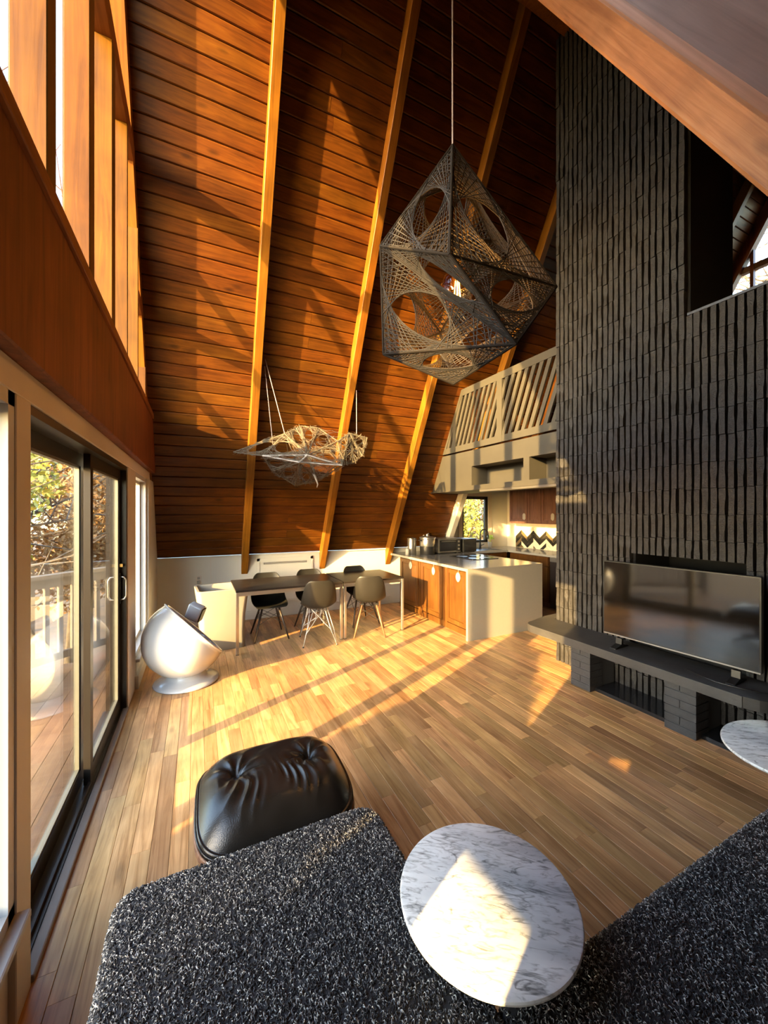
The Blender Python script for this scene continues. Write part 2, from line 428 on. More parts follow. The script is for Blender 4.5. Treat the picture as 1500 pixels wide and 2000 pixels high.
def marble():
    m, nt, b = new_mat('white marble')
    N, L = nt.nodes, nt.links
    g = N.new('ShaderNodeNewGeometry')
    mp = N.new('ShaderNodeMapping'); mp.vector_type = 'TEXTURE'; mp.inputs['Rotation'].default_value = (0, 0, R(-36)); mp.inputs['Scale'].default_value = (1 / 4.5, 1 / 15.0, 1 / 8.0)
    L.new(g.outputs['Position'], mp.inputs['Vector'])
    def vein(scale, dist, w, dark, seedz):
        n = N.new('ShaderNodeTexNoise'); n.inputs['Scale'].default_value = scale; n.inputs['Detail'].default_value = 6; n.inputs['Distortion'].default_value = dist
        ad = N.new('ShaderNodeVectorMath'); ad.inputs[1].default_value = (seedz, seedz * 2, seedz)
        L.new(mp.outputs[0], ad.inputs[0]); L.new(ad.outputs[0], n.inputs['Vector'])
        s = N.new('ShaderNodeMath'); s.operation = 'SUBTRACT'; s.inputs[1].default_value = 0.5; L.new(n.outputs['Fac'], s.inputs[0])
        a = N.new('ShaderNodeMath'); a.operation = 'ABSOLUTE'; L.new(s.outputs[0], a.inputs[0])
        r = N.new('ShaderNodeMapRange'); r.inputs['From Min'].default_value = 0.0; r.inputs['From Max'].default_value = w
        r.inputs['To Min'].default_value = dark; r.inputs['To Max'].default_value = 1.0
        L.new(a.outputs[0], r.inputs['Value'])
        # veins come and go
        n2 = N.new('ShaderNodeTexNoise'); n2.inputs['Scale'].default_value = scale * 1.9; n2.inputs['Detail'].default_value = 2
        L.new(ad.outputs[0], n2.inputs['Vector'])
        r2 = N.new('ShaderNodeMapRange'); r2.inputs['From Min'].default_value = 0.42; r2.inputs['From Max'].default_value = 0.62
        L.new(n2.outputs['Fac'], r2.inputs['Value'])
        mm = N.new('ShaderNodeMix'); mm.data_type = 'FLOAT'; mm.inputs[2].default_value = 1.0
        L.new(r2.outputs[0], mm.inputs[0]); L.new(r.outputs[0], mm.inputs[3])
        return mm.outputs[0]
    v1 = vein(1.3, 1.0, 0.035, 0.34, 3.0); v2 = vein(3.0, 0.7, 0.06, 0.55, 11.0)
    mu = N.new('ShaderNodeMath'); mu.operation = 'MULTIPLY'; L.new(v1, mu.inputs[0]); L.new(v2, mu.inputs[1])
    cl = N.new('ShaderNodeTexNoise'); cl.inputs['Scale'].default_value = 0.9; cl.inputs['Detail'].default_value = 4
    L.new(mp.outputs[0], cl.inputs['Vector'])
    rp = N.new('ShaderNodeValToRGB')
    rp.color_ramp.elements[0].position = 0.3; rp.color_ramp.elements[0].color = (0.52, 0.55, 0.58, 1)
    rp.color_ramp.elements[1].position = 0.65; rp.color_ramp.elements[1].color = (0.80, 0.82, 0.84, 1)
    L.new(cl.outputs['Fac'], rp.inputs['Fac'])
    mx = N.new('ShaderNodeMix'); mx.data_type = 'RGBA'; mx.blend_type = 'MULTIPLY'; mx.inputs[0].default_value = 1.0
    L.new(rp.outputs[0], mx.inputs[6]); L.new(mu.outputs[0], mx.inputs[7])
    L.new(mx.outputs[2], b.inputs['Base Color'])
    b.inputs['Roughness'].default_value = 0.22
    return m
M_MARBLE = marble()
def boucle(name, pile):
    m, nt, b = new_mat(name)
    N, L = nt.nodes, nt.links
    g = N.new('ShaderNodeNewGeometry')
    rp = N.new('ShaderNodeValToRGB'); e = rp.color_ramp.elements
    e[0].position = 0.0; e[0].color = (0.010, 0.010, 0.013, 1)
    e[1].position = 1.0; e[1].color = (0.56, 0.55, 0.53, 1)
    k = e.new(0.46); k.color = (0.022, 0.022, 0.027, 1)
    k = e.new(0.75); k.color = (0.19, 0.185, 0.19, 1)
    if pile:
        L.new(g.outputs['Random Per Island'], rp.inputs['Fac'])
    else:
        rp.inputs['Fac'].default_value = 0.3
    L.new(rp.outputs[0], b.inputs['Base Color'])
    b.inputs['Roughness'].default_value = 0.85
    b.inputs['Sheen Weight'].default_value = 0.1
    return m
M_BOUC = boucle('boucle ground cloth', False)
M_PILE = boucle('boucle loops', True)

# ------------------------------------------------------------------ roof geometry
TAN = 1.88
ANG = math.atan(TAN)
SA, CA = math.sin(ANG), math.cos(ANG)
Y1, Y2 = 6.20, -0.47           # where the two slopes meet the knee walls, at z = 1
YR = (Y1 + Y2) / 2
SL = (Y1 - YR) / CA            # length of a slope
ZR = 1 + (Y1 - YR) * TAN
XG, XE = -0.50, 8.80           # inner face of the window gable, far gable
def slope1(x, s, n): return (x, Y1 - CA * s - SA * n, 1 + SA * s - CA * n)
def slope2(x, s, n): return (x, Y2 + CA * s + SA * n, 1 + SA * s - CA * n)
def yroof1(z, n=0.0): return Y1 - (z - 1) / TAN - n / SA
def yroof2(z, n=0.0): return Y2 + (z - 1) / TAN + n / SA
RAFT_X = [0.65, 1.87, 3.09, 4.31, 5.53, 6.75, 7.97]

def smesh(poly_sn, fn, x0, x1):
    """prism across the roof: polygon in (s,n), extruded along X"""
    n = len(poly_sn)
    vs_ = [fn(x0, s, k) for s, k in poly_sn] + [fn(x1, s, k) for s, k in poly_sn]
    fs = [tuple(range(n)), tuple(range(2 * n - 1, n - 1, -1))] + [(i, n + i, n + (i + 1) % n, (i + 1) % n) for i in range(n)]
    mb = MB(); mb.add(vs_, fs)
    return mb

ceiling = struct('ceiling', 'steep A-frame ceiling of stained boards between exposed rafters', 'ceiling')
PW = 0.139
rows = int(SL / PW) + 1
for r_ in range(rows):
    s0 = r_ * PW; s1 = min(s0 + PW - 0.005, SL)
    zz = 1 + SA * s0
    xend = 4.33 if zz < 2.22 else XE
    # joints: mostly hidden behind rafters
    cuts = [XG - 0.12]
    x = XG - 0.12
    cand = RAFT_X + [1.25, 2.5, 0.2, 3.6, 4.9]
    while True:
        L_ = random.choice([1.22, 2.44, 2.44, 3.66]) + (random.choice([0, 0, 0.6]))
        nx = x + L_
        if nx > xend - 0.5: break
        nx = min(cand, key=lambda q: abs(q - nx)) if random.random() < 0.7 else nx
        if nx <= x + 0.3: nx = x + 1.0
        if nx > xend - 0.4: break
        cuts.append(nx); x = nx
    cuts.append(xend)
    for a, b_ in zip(cuts[:-1], cuts[1:]):
        dn = random.uniform(-0.0012, 0.0012)
        c_ = 0.009
        poly = [(s0, -0.02), (s0, dn - c_), (s0 + c_, dn), (s1 - c_, dn), (s1, dn - c_), (s1, -0.02)]
        smesh(poly, slope1, a + 0.001, b_ - 0.001).build('ceiling_board', M_ROOF, ceiling, fix=True)
smesh([(0, -0.022), (SL, -0.022), (SL, -0.10), (0, -0.10)], slope1, XG - 0.12, 4.33).build('roof_deck', M_BACK, ceiling, fix=True)
s_d = (2.22 - 1) / SA
smesh([(s_d, -0.022), (SL, -0.022), (SL, -0.10), (s_d, -0.10)], slope1, 4.33, XE).build('roof_deck', M_BACK, ceiling, fix=True)
# near slope: boards joined into one part (only a sliver shows)
mb = MB()
for r_ in range(rows):
    s0 = r_ * PW; s1 = min(s0 + PW - 0.003, SL)
    poly = [(s0, -0.02), (s0, -0.007), (s0 + 0.007, 0), (s1 - 0.007, 0), (s1, -0.007), (s1, -0.02)]
    q = smesh(poly, slope2, XG - 0.12, XE)
    mb.add(q.v, q.f)
o = mb.build('ceiling_board', M_ROOF, ceiling, fix=True); o['kind'] = 'stuff'
smesh([(-0.2, -0.022), (SL, -0.022), (SL, -0.10), (-0.2, -0.10)], slope2, XG - 0.12, XE).build('roof_deck', M_BACK, ceiling, fix=True)
RD = 0.14
for x in RAFT_X:
    top = SL - 0.05
    if abs(x - 4.31) < 0.01:
        sm = (2.05 - 1) / SA
        smesh([(0, 0.0), (sm, 0.0), (sm, RD), (-0.263, RD)], slope1, x - 0.05, x + 0.05).build('rafter_foot', M_WHITE, ceiling, fix=True, bevel=0.004, seg=1)
        smesh([(sm, 0), (top, 0), (top, RD), (sm, RD)], slope1, x - 0.047, x + 0.047).build('rafter', M_RAFT1, ceiling, fix=True, bevel=0.004, seg=1)
    elif x > 4.4:
        sm = (2.65 - 1) / SA
        smesh([(sm, 0), (top, 0), (top, RD), (sm, RD)], slope1, x - 0.047, x + 0.047).build('rafter', M_RAFT1, ceiling, fix=True, bevel=0.004, seg=1)
    else:
        smesh([(0, 0), (top, 0), (top, RD), (-0.263, RD)], slope1, x - 0.047, x + 0.047).build('rafter', M_RAFT1, ceiling, fix=True, bevel=0.004, seg=1)
    dep = 0.075 if x < 1 else RD
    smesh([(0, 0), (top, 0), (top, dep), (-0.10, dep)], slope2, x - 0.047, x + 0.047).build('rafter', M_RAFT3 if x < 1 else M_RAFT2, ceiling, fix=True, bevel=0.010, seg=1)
mb = MB(); mb.box(XG - 0.1, XE, YR - 0.05, YR + 0.05, ZR - 0.42, ZR - 0.18)
mb.build('ridge_beam', M_RAFT1, ceiling)

# ------------------------------------------------------------------ floor
floor = struct('floor', 'hickory strip floor with boards of mixed tone', 'floor')
MB().box(XG - 0.2, XE, -0.6, 6.4, -0.16, -0.021).build('subfloor', M_BACK, floor)
BW = 0.083
prof = [(0, -0.02), (BW - 0.0012, -0.02), (BW - 0.0012, -0.0014), (BW - 0.0026, 0), (0.0014, 0), (0, -0.0014)]
mb = MB(); mb.prism(prof, 'y', 0, 1)
board_me = mb.mesh('floor_board', M_FLOOR)
pieces = []
x = -0.535
rr = random.Random(3)
while x < 6.0:
    y = -0.46 - rr.uniform(0, 0.5)
    while y < 6.2:
        ln = rr.choice([0.32, 0.45, 0.55, 0.7, 0.85, 1.0, 1.2]) * rr.uniform(0.85, 1.15)
        a, b_ = max(y, -0.46), min(y + ln - 0.0012, 6.2)
        if b_ - a > 0.03:
            hidden = (x > 3.3 and 4.0 < (a + b_) / 2 and x < 4.3)
            w = 0.0 if hidden else show_size((x + BW / 2, (a + b_) / 2, 0), (b_ - a) * BW)
            # share of the board inside the frame and not under the sofa
            m_ = ((x + BW / 2), (a + b_) / 2)
            if (-0.2 < m_[0] < 0.66 and m_[1] < 1.4) or (m_[0] > 0.6 and m_[1] < 0.72): w *= 0.02
            q = proj((m_[0], m_[1], 0))
            if q is None or not (-30 < q[0] < 1530 and q[1] < 2030): w = 0
            pieces.append((w, x, a, b_))
        y += ln
    x += BW
pieces.sort(key=lambda p: -p[0])
rest = MB()
for i, (w, x, a, b_) in enumerate(pieces):
    dz = rr.uniform(-0.0004, 0.0)
    if i < 300:
        link('floor_board', board_me, floor, (x, a, dz), (0, 0, 0), (1, b_ - a, 1))
    else:
        rest.prism([(x + px, pz + dz) for px, pz in prof], 'y', a, b_)
o = rest.build('floor_board', M_FLOOR, floor); o['kind'] = 'stuff'

# ------------------------------------------------------------------ knee walls and back walls
wb = struct('wall_back', 'low white knee wall under the sloping boards', 'wall')
MB().box(XG - 0.12, 4.36, Y1, Y1 + 0.1, -0.02, 1.0).build('knee_panel', M_WHITE, wb)
MB().box(XG, 3.14, Y1 - 0.016, Y1, 0.0, 0.13).build('baseboard', M_WHITE, wb, bevel=0.004, seg=1)
MB().box(XG, 4.3, Y1 - 0.03, Y1, 0.985, 1.0).build('cap_strip', M_WHITE, wb)
for xs in (0.18,):
    MB().box(xs - 0.003, xs + 0.003, Y1 - 0.002, Y1, 0.13, 0.985).build('panel_joint', M_TRIM, wb)
wf = struct('wall_front', 'low white knee wall behind the sofa', 'wall')
MB().box(XG - 0.12, XE, Y2 - 0.1, Y2, -0.02, 1.0).build('knee_panel', M_WHITE, wf)
# dormer wall with the kitchen window
wd = struct('wall_dormer', 'white dormer wall around the kitchen window', 'wall')
DY = 6.27; WX0, WX1, WZ0, WZ1 = 4.80, 5.47, 1.02, 1.97
MB().box(4.36, WX0, DY, DY + 0.1, 0, 2.25).build('wall_panel', M_WHITE, wd)
MB().box(WX1, 6.1, DY, DY + 0.1, 0, 2.25).build('wall_panel', M_WHITE, wd)
MB().box(WX0, WX1, DY, DY + 0.1, 0, WZ0).build('wall_panel', M_WHITE, wd)
MB().box(WX0, WX1, DY, DY + 0.1, WZ1, 2.25).build('wall_panel', M_WHITE, wd)
MB().prism([(Y1, 0.92), (DY + 0.1, 0.92), (DY + 0.1, 2.25), (yroof1(2.25), 2.25)], 'x', 4.26, 4.30).build('cheek', M_WHITE, wd)
wk = struct('wall_kitchen', 'white kitchen end wall behind the dark upper cabinets', 'wall')
MB().box(6.0, 6.1, -0.47, DY + 0.1, 0, 2.25).build('wall_panel', M_WHITE, wk)
ck = struct('ceiling_kitchen', 'pale low ceiling over the kitchen', 'ceiling')
MB().box(4.25, 6.1, 2.9, DY + 0.1, 2.22, 2.30).build('ceiling_panel', M_WHITE, ck)
w1 = struct('window_1', 'kitchen window with a black sash over the sink', 'window')
f = MB()
for a in ((WX0, WX0 + 0.05, WZ0, WZ1), (WX1 - 0.07, WX1, WZ0, WZ1), (WX0, WX1, WZ1 - 0.06, WZ1), (WX0, WX1, WZ0, WZ0 + 0.05)):
    f.box(a[0], a[1], DY + 0.01, DY + 0.06, a[2], a[3])
f.build('sash', M_BLACK, w1)
f = MB()
for a in ((WX0 - 0.09, WX0, WZ0 - 0.02, WZ1 + 0.09), (WX1, WX1 + 0.09, WZ0 - 0.02, WZ1 + 0.09), (WX0, WX1, WZ1, WZ1 + 0.09)):
    f.box(a[0], a[1], DY - 0.018, DY, a[2], a[3])
f.build('casing', M_TRIM, w1)
MB().box(WX0 + 0.03, WX1 - 0.03, DY + 0.03, DY + 0.036, WZ0 + 0.03, WZ1 - 0.03).build('pane', M_GLASS, w1)

# ------------------------------------------------------------------ window gable
wl = struct('wall_left', 'glazed gable wall of deep wooden posts above a heavy beam', 'wall')
GX = -0.61
BZ0, BZ1 = 2.13, 2.80
MB().box(GX - 0.02, XG + 0.03, yroof2(BZ0) , yroof1(BZ0) - 0.02, BZ0, BZ1 - 0.06).build('beam', M_BEAM, wl, bevel=0.006, seg=1)
MB().box(GX - 0.02, XG + 0.045, yroof2(BZ1), yroof1(BZ1) - 0.02, BZ1 - 0.06, BZ1).build('beam_cap', M_TRIMW, wl, bevel=0.004, seg=1)
TZ0, TZ1 = 4.76, 4.93
POSTS = []
for py, pw_ in ((0.67, 0.085), (1.27, 0.085), (1.83, 0.10), (2.46, 0.10), (3.05, 0.10), (3.66, 0.022), (4.27, 0.022), (4.86, 0.022)):
    zt = min(1 + (Y1 - py - pw_) * TAN - 0.12 / CA, 1 + (py - Y2) * TAN - 0.12 / CA)
    if zt < BZ1 + 0.2: continue
    zt = min(zt, TZ0)
    MB().box(GX, XG, py, py + pw_, BZ1, zt).build('post', M_POST, wl, bevel=0.004, seg=1)
    POSTS.append(py)
    MB().box(GX - 0.012, GX, py + pw_ / 2 - 0.015, py + pw_ / 2 + 0.015, BZ1, zt).build('glazing_bead', M_RAILO, wl)
ap = clip_poly([(1.9, TZ1), (2.79, TZ1), (2.79, ZR), (1.9, ZR)], -TAN, 1, 1 - TAN * Y2 - 0.30)
MB().prism(ap, 'x', GX + 0.02, XG - 0.02).build('sun_block_panel', M_POST, wl)  # unseen solid infill, added to block sun through the near half
# transoms
MB().box(GX, XG - 0.004, yroof2(TZ0, 0.1), yroof1(TZ0, 0.1), TZ0, TZ1).build('transom', M_TRIMW, wl, bevel=0.004, seg=1)
MB().box(GX, XG - 0.004, 4.36, yroof1(3.66, 0.12), 3.66, 3.79).build('transom', M_TRIMW, wl, bevel=0.004, seg=1)
# sloping end rafters of the gable
sb = (BZ0 - 1) / SA
smesh([(sb - 0.1, 0), (SL, 0), (SL, 0.145), (sb - 0.1, 0.145)], slope1, GX - 0.02, XG - 0.01).build('end_rafter', M_RAFT1, wl, fix=True)
smesh([(sb - 0.1, 0), (SL, 0), (SL, 0.145), (sb - 0.1, 0.145)], slope2, GX - 0.02, XG - 0.01).build('end_rafter', M_RAFT1, wl, fix=True)
# glass of the gable, one pane per bay
edges = sorted([yroof2(BZ1)] + [p + 0.0425 for p in POSTS] + [yroof1(BZ1)])
for a, b_ in zip(edges[:-1], edges[1:]):
    for z0, z1 in ((BZ1, TZ0 + 0.08), (TZ0 + 0.08, ZR)):
        poly = [(a, z0), (b_, z0), (b_, z1), (a, z1)]
        poly = clip_poly(poly, TAN, 1, TAN * Y1 + 1 - 0.10)
        poly = clip_poly(poly, -TAN, 1, 1 - TAN * Y2 - 0.10)
        if len(poly) >= 3:
            MB().prism(poly, 'x', GX + 0.008, GX + 0.013).build('pane', M_GLASS, wl)
# lower wall: trims round the door and the two side lights
LZ = 2.03           # head of the openings
DY0, DY1 = 1.74, 3.84
TX = -0.52
NL0, NL1 = 0.74, 1.62
FL0, FL1 = 4.27, 5.14
SILL = 0.36
def tb(y0, y1, z0, z1, x0=GX - 0.05, x1=TX, mat=M_TRIM, name='trim', bev=0.003):
    return MB().box(x0, x1, y0, y1, z0, z1).build(name, mat, wl, bevel=bev, seg=1)
tb(yroof2(BZ0), yroof1(BZ0) - 0.02, LZ, BZ0, name='head_trim')
tb(NL1, DY0, 0, LZ, name='jamb_trim')
tb(DY1, FL0, 0, LZ, name='jamb_trim')
tb(NL0, NL1, 0, SILL - 0.02, x1=TX - 0.02, name='sill_panel')
tb(NL0 + 0.15, NL1 - 0.12, 0.05, 0.10, x1=TX - 0.008, name='panel_rail')
tb(NL0 + 0.05, NL1, SILL - 0.10, SILL - 0.02, x1=TX - 0.004, name='panel_rail')
LW0, LW1, LWB, LWT = 0.02, 0.47, 0.712, 0.962       # unseen low window, added and sized to put sun on the marble
for pz in ([(Y2, 0), (LW0, 0), (LW0, LZ), (yroof2(LZ), LZ), (Y2, 1.0)], [(LW1, 0), (NL0, 0), (NL0, LZ), (LW1, LZ)], [(LW0, LWT), (LW1, LWT), (LW1, LZ), (LW0, LZ)], [(LW0, 0), (LW1, 0), (LW1, LWB - 0.02), (LW0, LWB - 0.02)]):
    pz = clip_poly(pz, -TAN, 1, 1 - TAN * Y2)
    MB().prism(pz, 'x', GX - 0.05, TX - 0.01).build('side_panel', M_WHITE, wl)
MB().prism([(FL1, 0), (Y1, 0), (Y1, 1.0), (yroof1(LZ), LZ), (FL1, LZ)], 'x', GX - 0.05, TX + 0.02).build('side_panel', M_WHITE, wl)
tb(FL0, FL1, 0, 0.24, x1=TX + 0.005, mat=M_WHITE, name='sill_panel')
tb(FL0 - 0.05, FL1 + 0.5, 0, 0.12, x0=TX, x1=TX + 0.03, mat=M_WHITE, name='baseboard')
def sidelight(n, y0, y1, z0, label, xin=TX, LZ=LZ):
    w = struct('window_%d' % n, label, 'window')
    f = MB()
    t = 0.045
    for a in ((y0, y0 + t, z0, LZ), (y1 - t, y1, z0, LZ), (y0, y1, LZ - t, LZ), (y0, y1, z0, z0 + t)):
        f.box(GX - 0.03, xin - 0.005, a[0], a[1], a[2], a[3])
    f.build('window_frame', M_TRIMB, w)
    f = MB(); t2 = 0.075
    for a in ((y0 + t, y0 + t2, z0 + t, LZ - t), (y1 - t2, y1 - t, z0 + t, LZ - t), (y0 + t2, y1 - t2, LZ - t2, LZ - t), (y0 + t2, y1 - t2, z0 + t, z0 + t2)):
        f.box(GX - 0.015, GX + 0.03, a[0], a[1], a[2], a[3])
    f.build('sash', M_TRIMB, w)
    MB().box(GX, GX + 0.006, y0 + t2 - 0.01, y1 - t2 + 0.01, z0 + t2 - 0.01, LZ - t2 + 0.01).build('pane', M_GLASS, w)
    MB().box(GX - 0.05, xin + 0.035, y0 - 0.01, y1 + 0.01, z0 - 0.025, z0 + 0.002).build('window_sill', M_TRIMB, w, bevel=0.004, seg=1)
    return w
sidelight(2, NL0, NL1, SILL, 'white framed side window nearest the sofa')
sidelight(4, LW0, LW1, LWB, 'narrow white framed strip window, unseen, added to put sun on the marble table', LZ=LWT)
sidelight(3, FL0, FL1, 0.26, 'tall white framed side window beside the ball chair')
# sliding door
d1 = struct('door_1', 'dark bronze sliding glass door in two panels', 'door')
fz0, fz1 = 0.0, LZ
f = MB()
f.box(GX - 0.06, TX - 0.01, DY0, DY0 + 0.03, 0, LZ); f.box(GX - 0.06, TX - 0.01, DY1 - 0.03, DY1, 0, LZ)
f.box(GX - 0.06, TX - 0.01, DY0, DY1, LZ - 0.035, LZ)
f.build('door_frame', M_BRONZE, d1)
MB().box(GX - 0.075, TX - 0.035, DY0 + 0.03, DY1 - 0.03, -0.005, 0.025).build('track', M_BRONZE, d1)
MB().box(TX - 0.062, TX - 0.050, DY0 + 0.03, DY1 - 0.03, 0.025, 0.045).build('track_rail', M_BRONZE, d1)
MB().box(TX - 0.035, TX + 0.006, DY0 + 0.01, DY1 - 0.01, -0.005, 0.022).build('threshold', M_ALU, d1, bevel=0.006, seg=2)
def door_panel(y0, y1, xc, handle):
    f = MB(); sw = 0.065; x0, x1 = xc - 0.017, xc + 0.017
    f.box(x0, x1, y0, y0 + sw, 0.03, LZ - 0.035); f.box(x0, x1, y1 - sw, y1, 0.03, LZ - 0.035)
    f.box(x0, x1, y0 + sw, y1 - sw, 0.03, 0.12); f.box(x0, x1, y0 + sw, y1 - sw, LZ - 0.11, LZ - 0.035)
    p = f.build('door_panel', M_BRONZE, d1)
    MB().box(xc - 0.003, xc + 0.003, y0 + sw - 0.008, y1 - sw + 0.008, 0.112, LZ - 0.102).build('pane', M_GLASS, p)
    f = MB(); e = 0.012
    for a in ((y0 + sw, y0 + sw + e, 0.12, LZ - 0.11), (y1 - sw - e, y1 - sw, 0.12, LZ - 0.11), (y0 + sw, y1 - sw, 0.12, 0.12 + e), (y0 + sw, y1 - sw, LZ - 0.11 - e, LZ - 0.11)):
        f.box(xc - 0.012, xc + 0.012, a[0], a[1], a[2], a[3])
    f.build('glazing_bead', M_BEAD, p)
    if handle:
        yh = y1 - 0.033
        for sgn in (1, -1):
            xs = xc + sgn * 0.017
            pts = [(xs, yh, 0.93), (xs + sgn * 0.03, yh, 0.935), (xs + sgn * 0.045, yh, 0.96), (xs + sgn * 0.045, yh, 1.09), (xs + sgn * 0.03, yh, 1.115), (xs, yh, 1.12)]
            o = MB().tube(pts, 0.006, 8).build('handle', M_STEEL, p, smooth=True); o['label'] = 'pale steel pull loop'
        MB().box(xc + 0.017, xc + 0.024, yh - 0.016, yh + 0.016, 0.90, 1.15).build('lock_plate', M_BRONZE, p)
        MB().box(xc + 0.017, xc + 0.04, yh - 0.012, yh + 0.012, 1.20, 1.225).build('latch', M_BRASS, p)
door_panel(DY0 + 0.03, 2.90, GX - 0.028, False)
door_panel(2.82, DY1 - 0.03, GX + 0.022, True)

# ------------------------------------------------------------------ far gable with loft windows
we = struct('wall_right', 'dark far gable with small loft windows', 'wall')
mbp = [(Y2 - 0.1, 2.5), (Y1, 2.5), (Y1, 1), (YR, ZR), (Y2, 1)]
for y0, y1, z0, z1 in ((-1.0, 7.0, 0, 5.35), (-1.0, 1.2, 5.35, 7.4), (1.2, 7.0, 5.92, 6.02)):
    poly = [(y0, z0), (y1, z0), (y1, z1), (y0, z1)]
    poly = clip_poly(poly, TAN, 1, TAN * Y1 + 1); poly = clip_poly(poly, -TAN, 1, 1 - TAN * Y2)
    if len(poly) >= 3: MB().prism(poly, 'x', XE, XE + 0.1).build('wall_panel', M_LOFTF, we)
for y0 in (2.85, 3.22):
    zt = 1 + TAN * (Y1 - y0 - 0.06) - 0.1
    MB().box(XE - 0.03, XE + 0.05, y0, y0 + 0.05, 5.35, min(zt, 6.6)).build('mullion', M_BEAM, we)
smesh([((5.3 - 1) / SA, 0), (SL, 0), (SL, 0.16), ((5.3 - 1) / SA, 0.16)], slope1, XE - 0.08, XE + 0.05).build('end_rafter', M_BEAM, we, fix=True)
poly = clip_poly(clip_poly([(1.2, 5.35), (5, 5.35), (5, 7), (1.2, 7)], TAN, 1, TAN * Y1 + 1), -TAN, 1, 1 - TAN * Y2)
MB().prism(poly, 'x', XE + 0.03, XE + 0.035).build('pane', M_GLASS, we)

# ------------------------------------------------------------------ loft: floor, bulkhead, railing
LX = 3.70
wloft = struct('wall_loft', 'taupe bulkhead with open niches over the kitchen', 'wall')
ZB0, ZB1, ZR0, ZR1 = 1.99, 2.575, 2.60, 3.55
def tpoly(y0, z0, y1, z1, inset=0.005):
    """rectangle in (y,z) trimmed to the roof slope"""
    return clip_poly([(y0, z0), (y1, z0), (y1, z1), (y0, z1)], TAN, 1, TAN * Y1 + 1 - inset)
RXT = 3.06
def tp(y0, y1, z0, z1, x0, x1, mat=M_TAUPE, name='bulkhead_panel'):
    p = tpoly(y0, z0, y1, z1)
    if len(p) >= 3: return MB().prism(p, 'x', x0, x1).build(name, mat, wloft)
tp(RXT, 6.3, 2.335, ZB1, LX, LX + 0.03)
tp(RXT, 6.3, ZB0, 2.05, LX, LX + 0.03)
tp(4.60, 6.3, 2.05, 2.335, LX, LX + 0.03)
tp(3.49, 3.585, 2.05, 2.335, LX, LX + 0.03)
# niches
for a, b_ in ((3.585, 4.60), (RXT, 3.49)):
    MB().box(LX + 0.30, LX + 0.32, a, b_, 2.05, 2.335).build('niche_back', M_TAUPE, wloft)
    MB().box(LX + 0.03, LX + 0.32, a, b_, 2.03, 2.05).build('niche_shelf', M_TAUPE, wloft)
    MB().box(LX + 0.03, LX + 0.32, a, b_, 2.335, 2.345).build('niche_top', M_NICHE, wloft)
    MB().box(LX + 0.03, LX + 0.32, b_, b_ + 0.01, 2.05, 2.335).build('niche_side', M_TAUPE, wloft)
tp(RXT, 6.3, ZB0 - 0.015, ZB0, LX - 0.03, LX + 0.6, M_TAUPE, 'bulkhead_soffit')
tp(RXT, 6.3, ZB0, 2.5, LX + 0.56, LX + 0.6, M_WHITE, 'bulkhead_back')
MB().box(LX - 0.02, LX + 0.02, RXT, 4.4, ZB0 - 0.045, ZB0 - 0.015).build('light_track', M_STEEL, wloft)
lf = struct('floor_loft', 'loft floor above the kitchen', 'floor')
MB().prism(tpoly(-0.4, 2.36, 6.3, 2.50), 'x', LX + 0.4, XE).build('loft_slab', M_LOFTF, lf)
rail = thing('loft_railing', 'taupe loft railing with slanted slat cutouts beside the black chimney', 'railing')
def rp(poly, x0=LX - 0.005, x1=LX + 0.03, name='rail_board', mat=M_TAUPE):
    if len(poly) >= 3: return MB().prism(poly, 'x', x0, x1).build(name, mat, rail)
TOPR = ZR1
rp(tpoly(RXT, TOPR - 0.10, 6.3, TOPR), name='top_rail')
rp(tpoly(RXT, ZR0, 6.3, ZR0 + 0.09), name='bottom_rail')
panels = [(3.96, RXT - 0.2), (5.00, 4.06), (5.9, 5.07)]     # (far end, near end) of the open areas
for y0, y1 in ((3.96, 4.06), (5.00, 5.07)):
    rp(tpoly(y0, ZR0, y1, TOPR), LX - 0.008, LX + 0.033, name='stile')
# sloping stile along the roof
rp(clip_poly(tpoly(4.6, ZR0, 6.3, TOPR), -TAN, -1, -(TAN * Y1 + 1 - 0.10)), LX - 0.007, LX + 0.032, name='stile')
zb, zt = ZR0 + 0.09, TOPR - 0.10
lean = 0.40          # dy per dz, towards the camera as it rises
for (ya, yb), wd_, gp in zip(panels, (0.058, 0.050, 0.050), (0.058, 0.056, 0.056)):
    yc = yb - 0.1
    ymax = ya + lean * (zt - zb) + 0.1
    while yc < ymax:
        poly = [(yc, zb), (yc + wd_, zb), (yc + wd_ - lean * (zt - zb), zt), (yc - lean * (zt - zb), zt)]
        poly = clip_poly(poly, 1, 0, ya); poly = clip_poly(poly, -1, 0, -max(yb, RXT))
        poly = clip_poly(poly, TAN, 1, TAN * Y1 + 1 - 0.10)
        if len(poly) >= 3: rp(poly, LX, LX + 0.024, 'slat')
        yc += wd_ + gp

# ------------------------------------------------------------------ fireplace: chimney, slab, piers
fp = thing('fireplace', 'tall black chimney of vertical brick strips with a low slate hearth', 'fireplace', (3.6, 2.0, 0))
fp.location = (0, 0, 0)
CX = 3.60
CY0, CY1 = 1.735, 3.02       # tall part
WY0 = -0.30                  # low wall carries on to here
OY0, OY1, OZ0, OZ1 = 1.34, 2.18, 0.50, 1.27   # firebox
LEDGE = 3.265
pc = MB()
pc.box(CX + 0.055, CX + 0.75, CY0 + 0.005, CY1 - 0.005, OZ1, 7.0)
pc.box(CX + 0.055, CX + 0.75, OY1, CY1 - 0.005, 0, OZ1)
pc.build('chimney_core', M_MORTAR, fp)
pc = MB()
def roof2z(y): return 1 + (y - Y2) * TAN
pc.box(CX + 0.055, CX + 0.18, WY0, CY0, OZ1, LEDGE - 0.01)
pc.box(CX + 0.055, CX + 0.18, WY0, OY0, 0, OZ1)
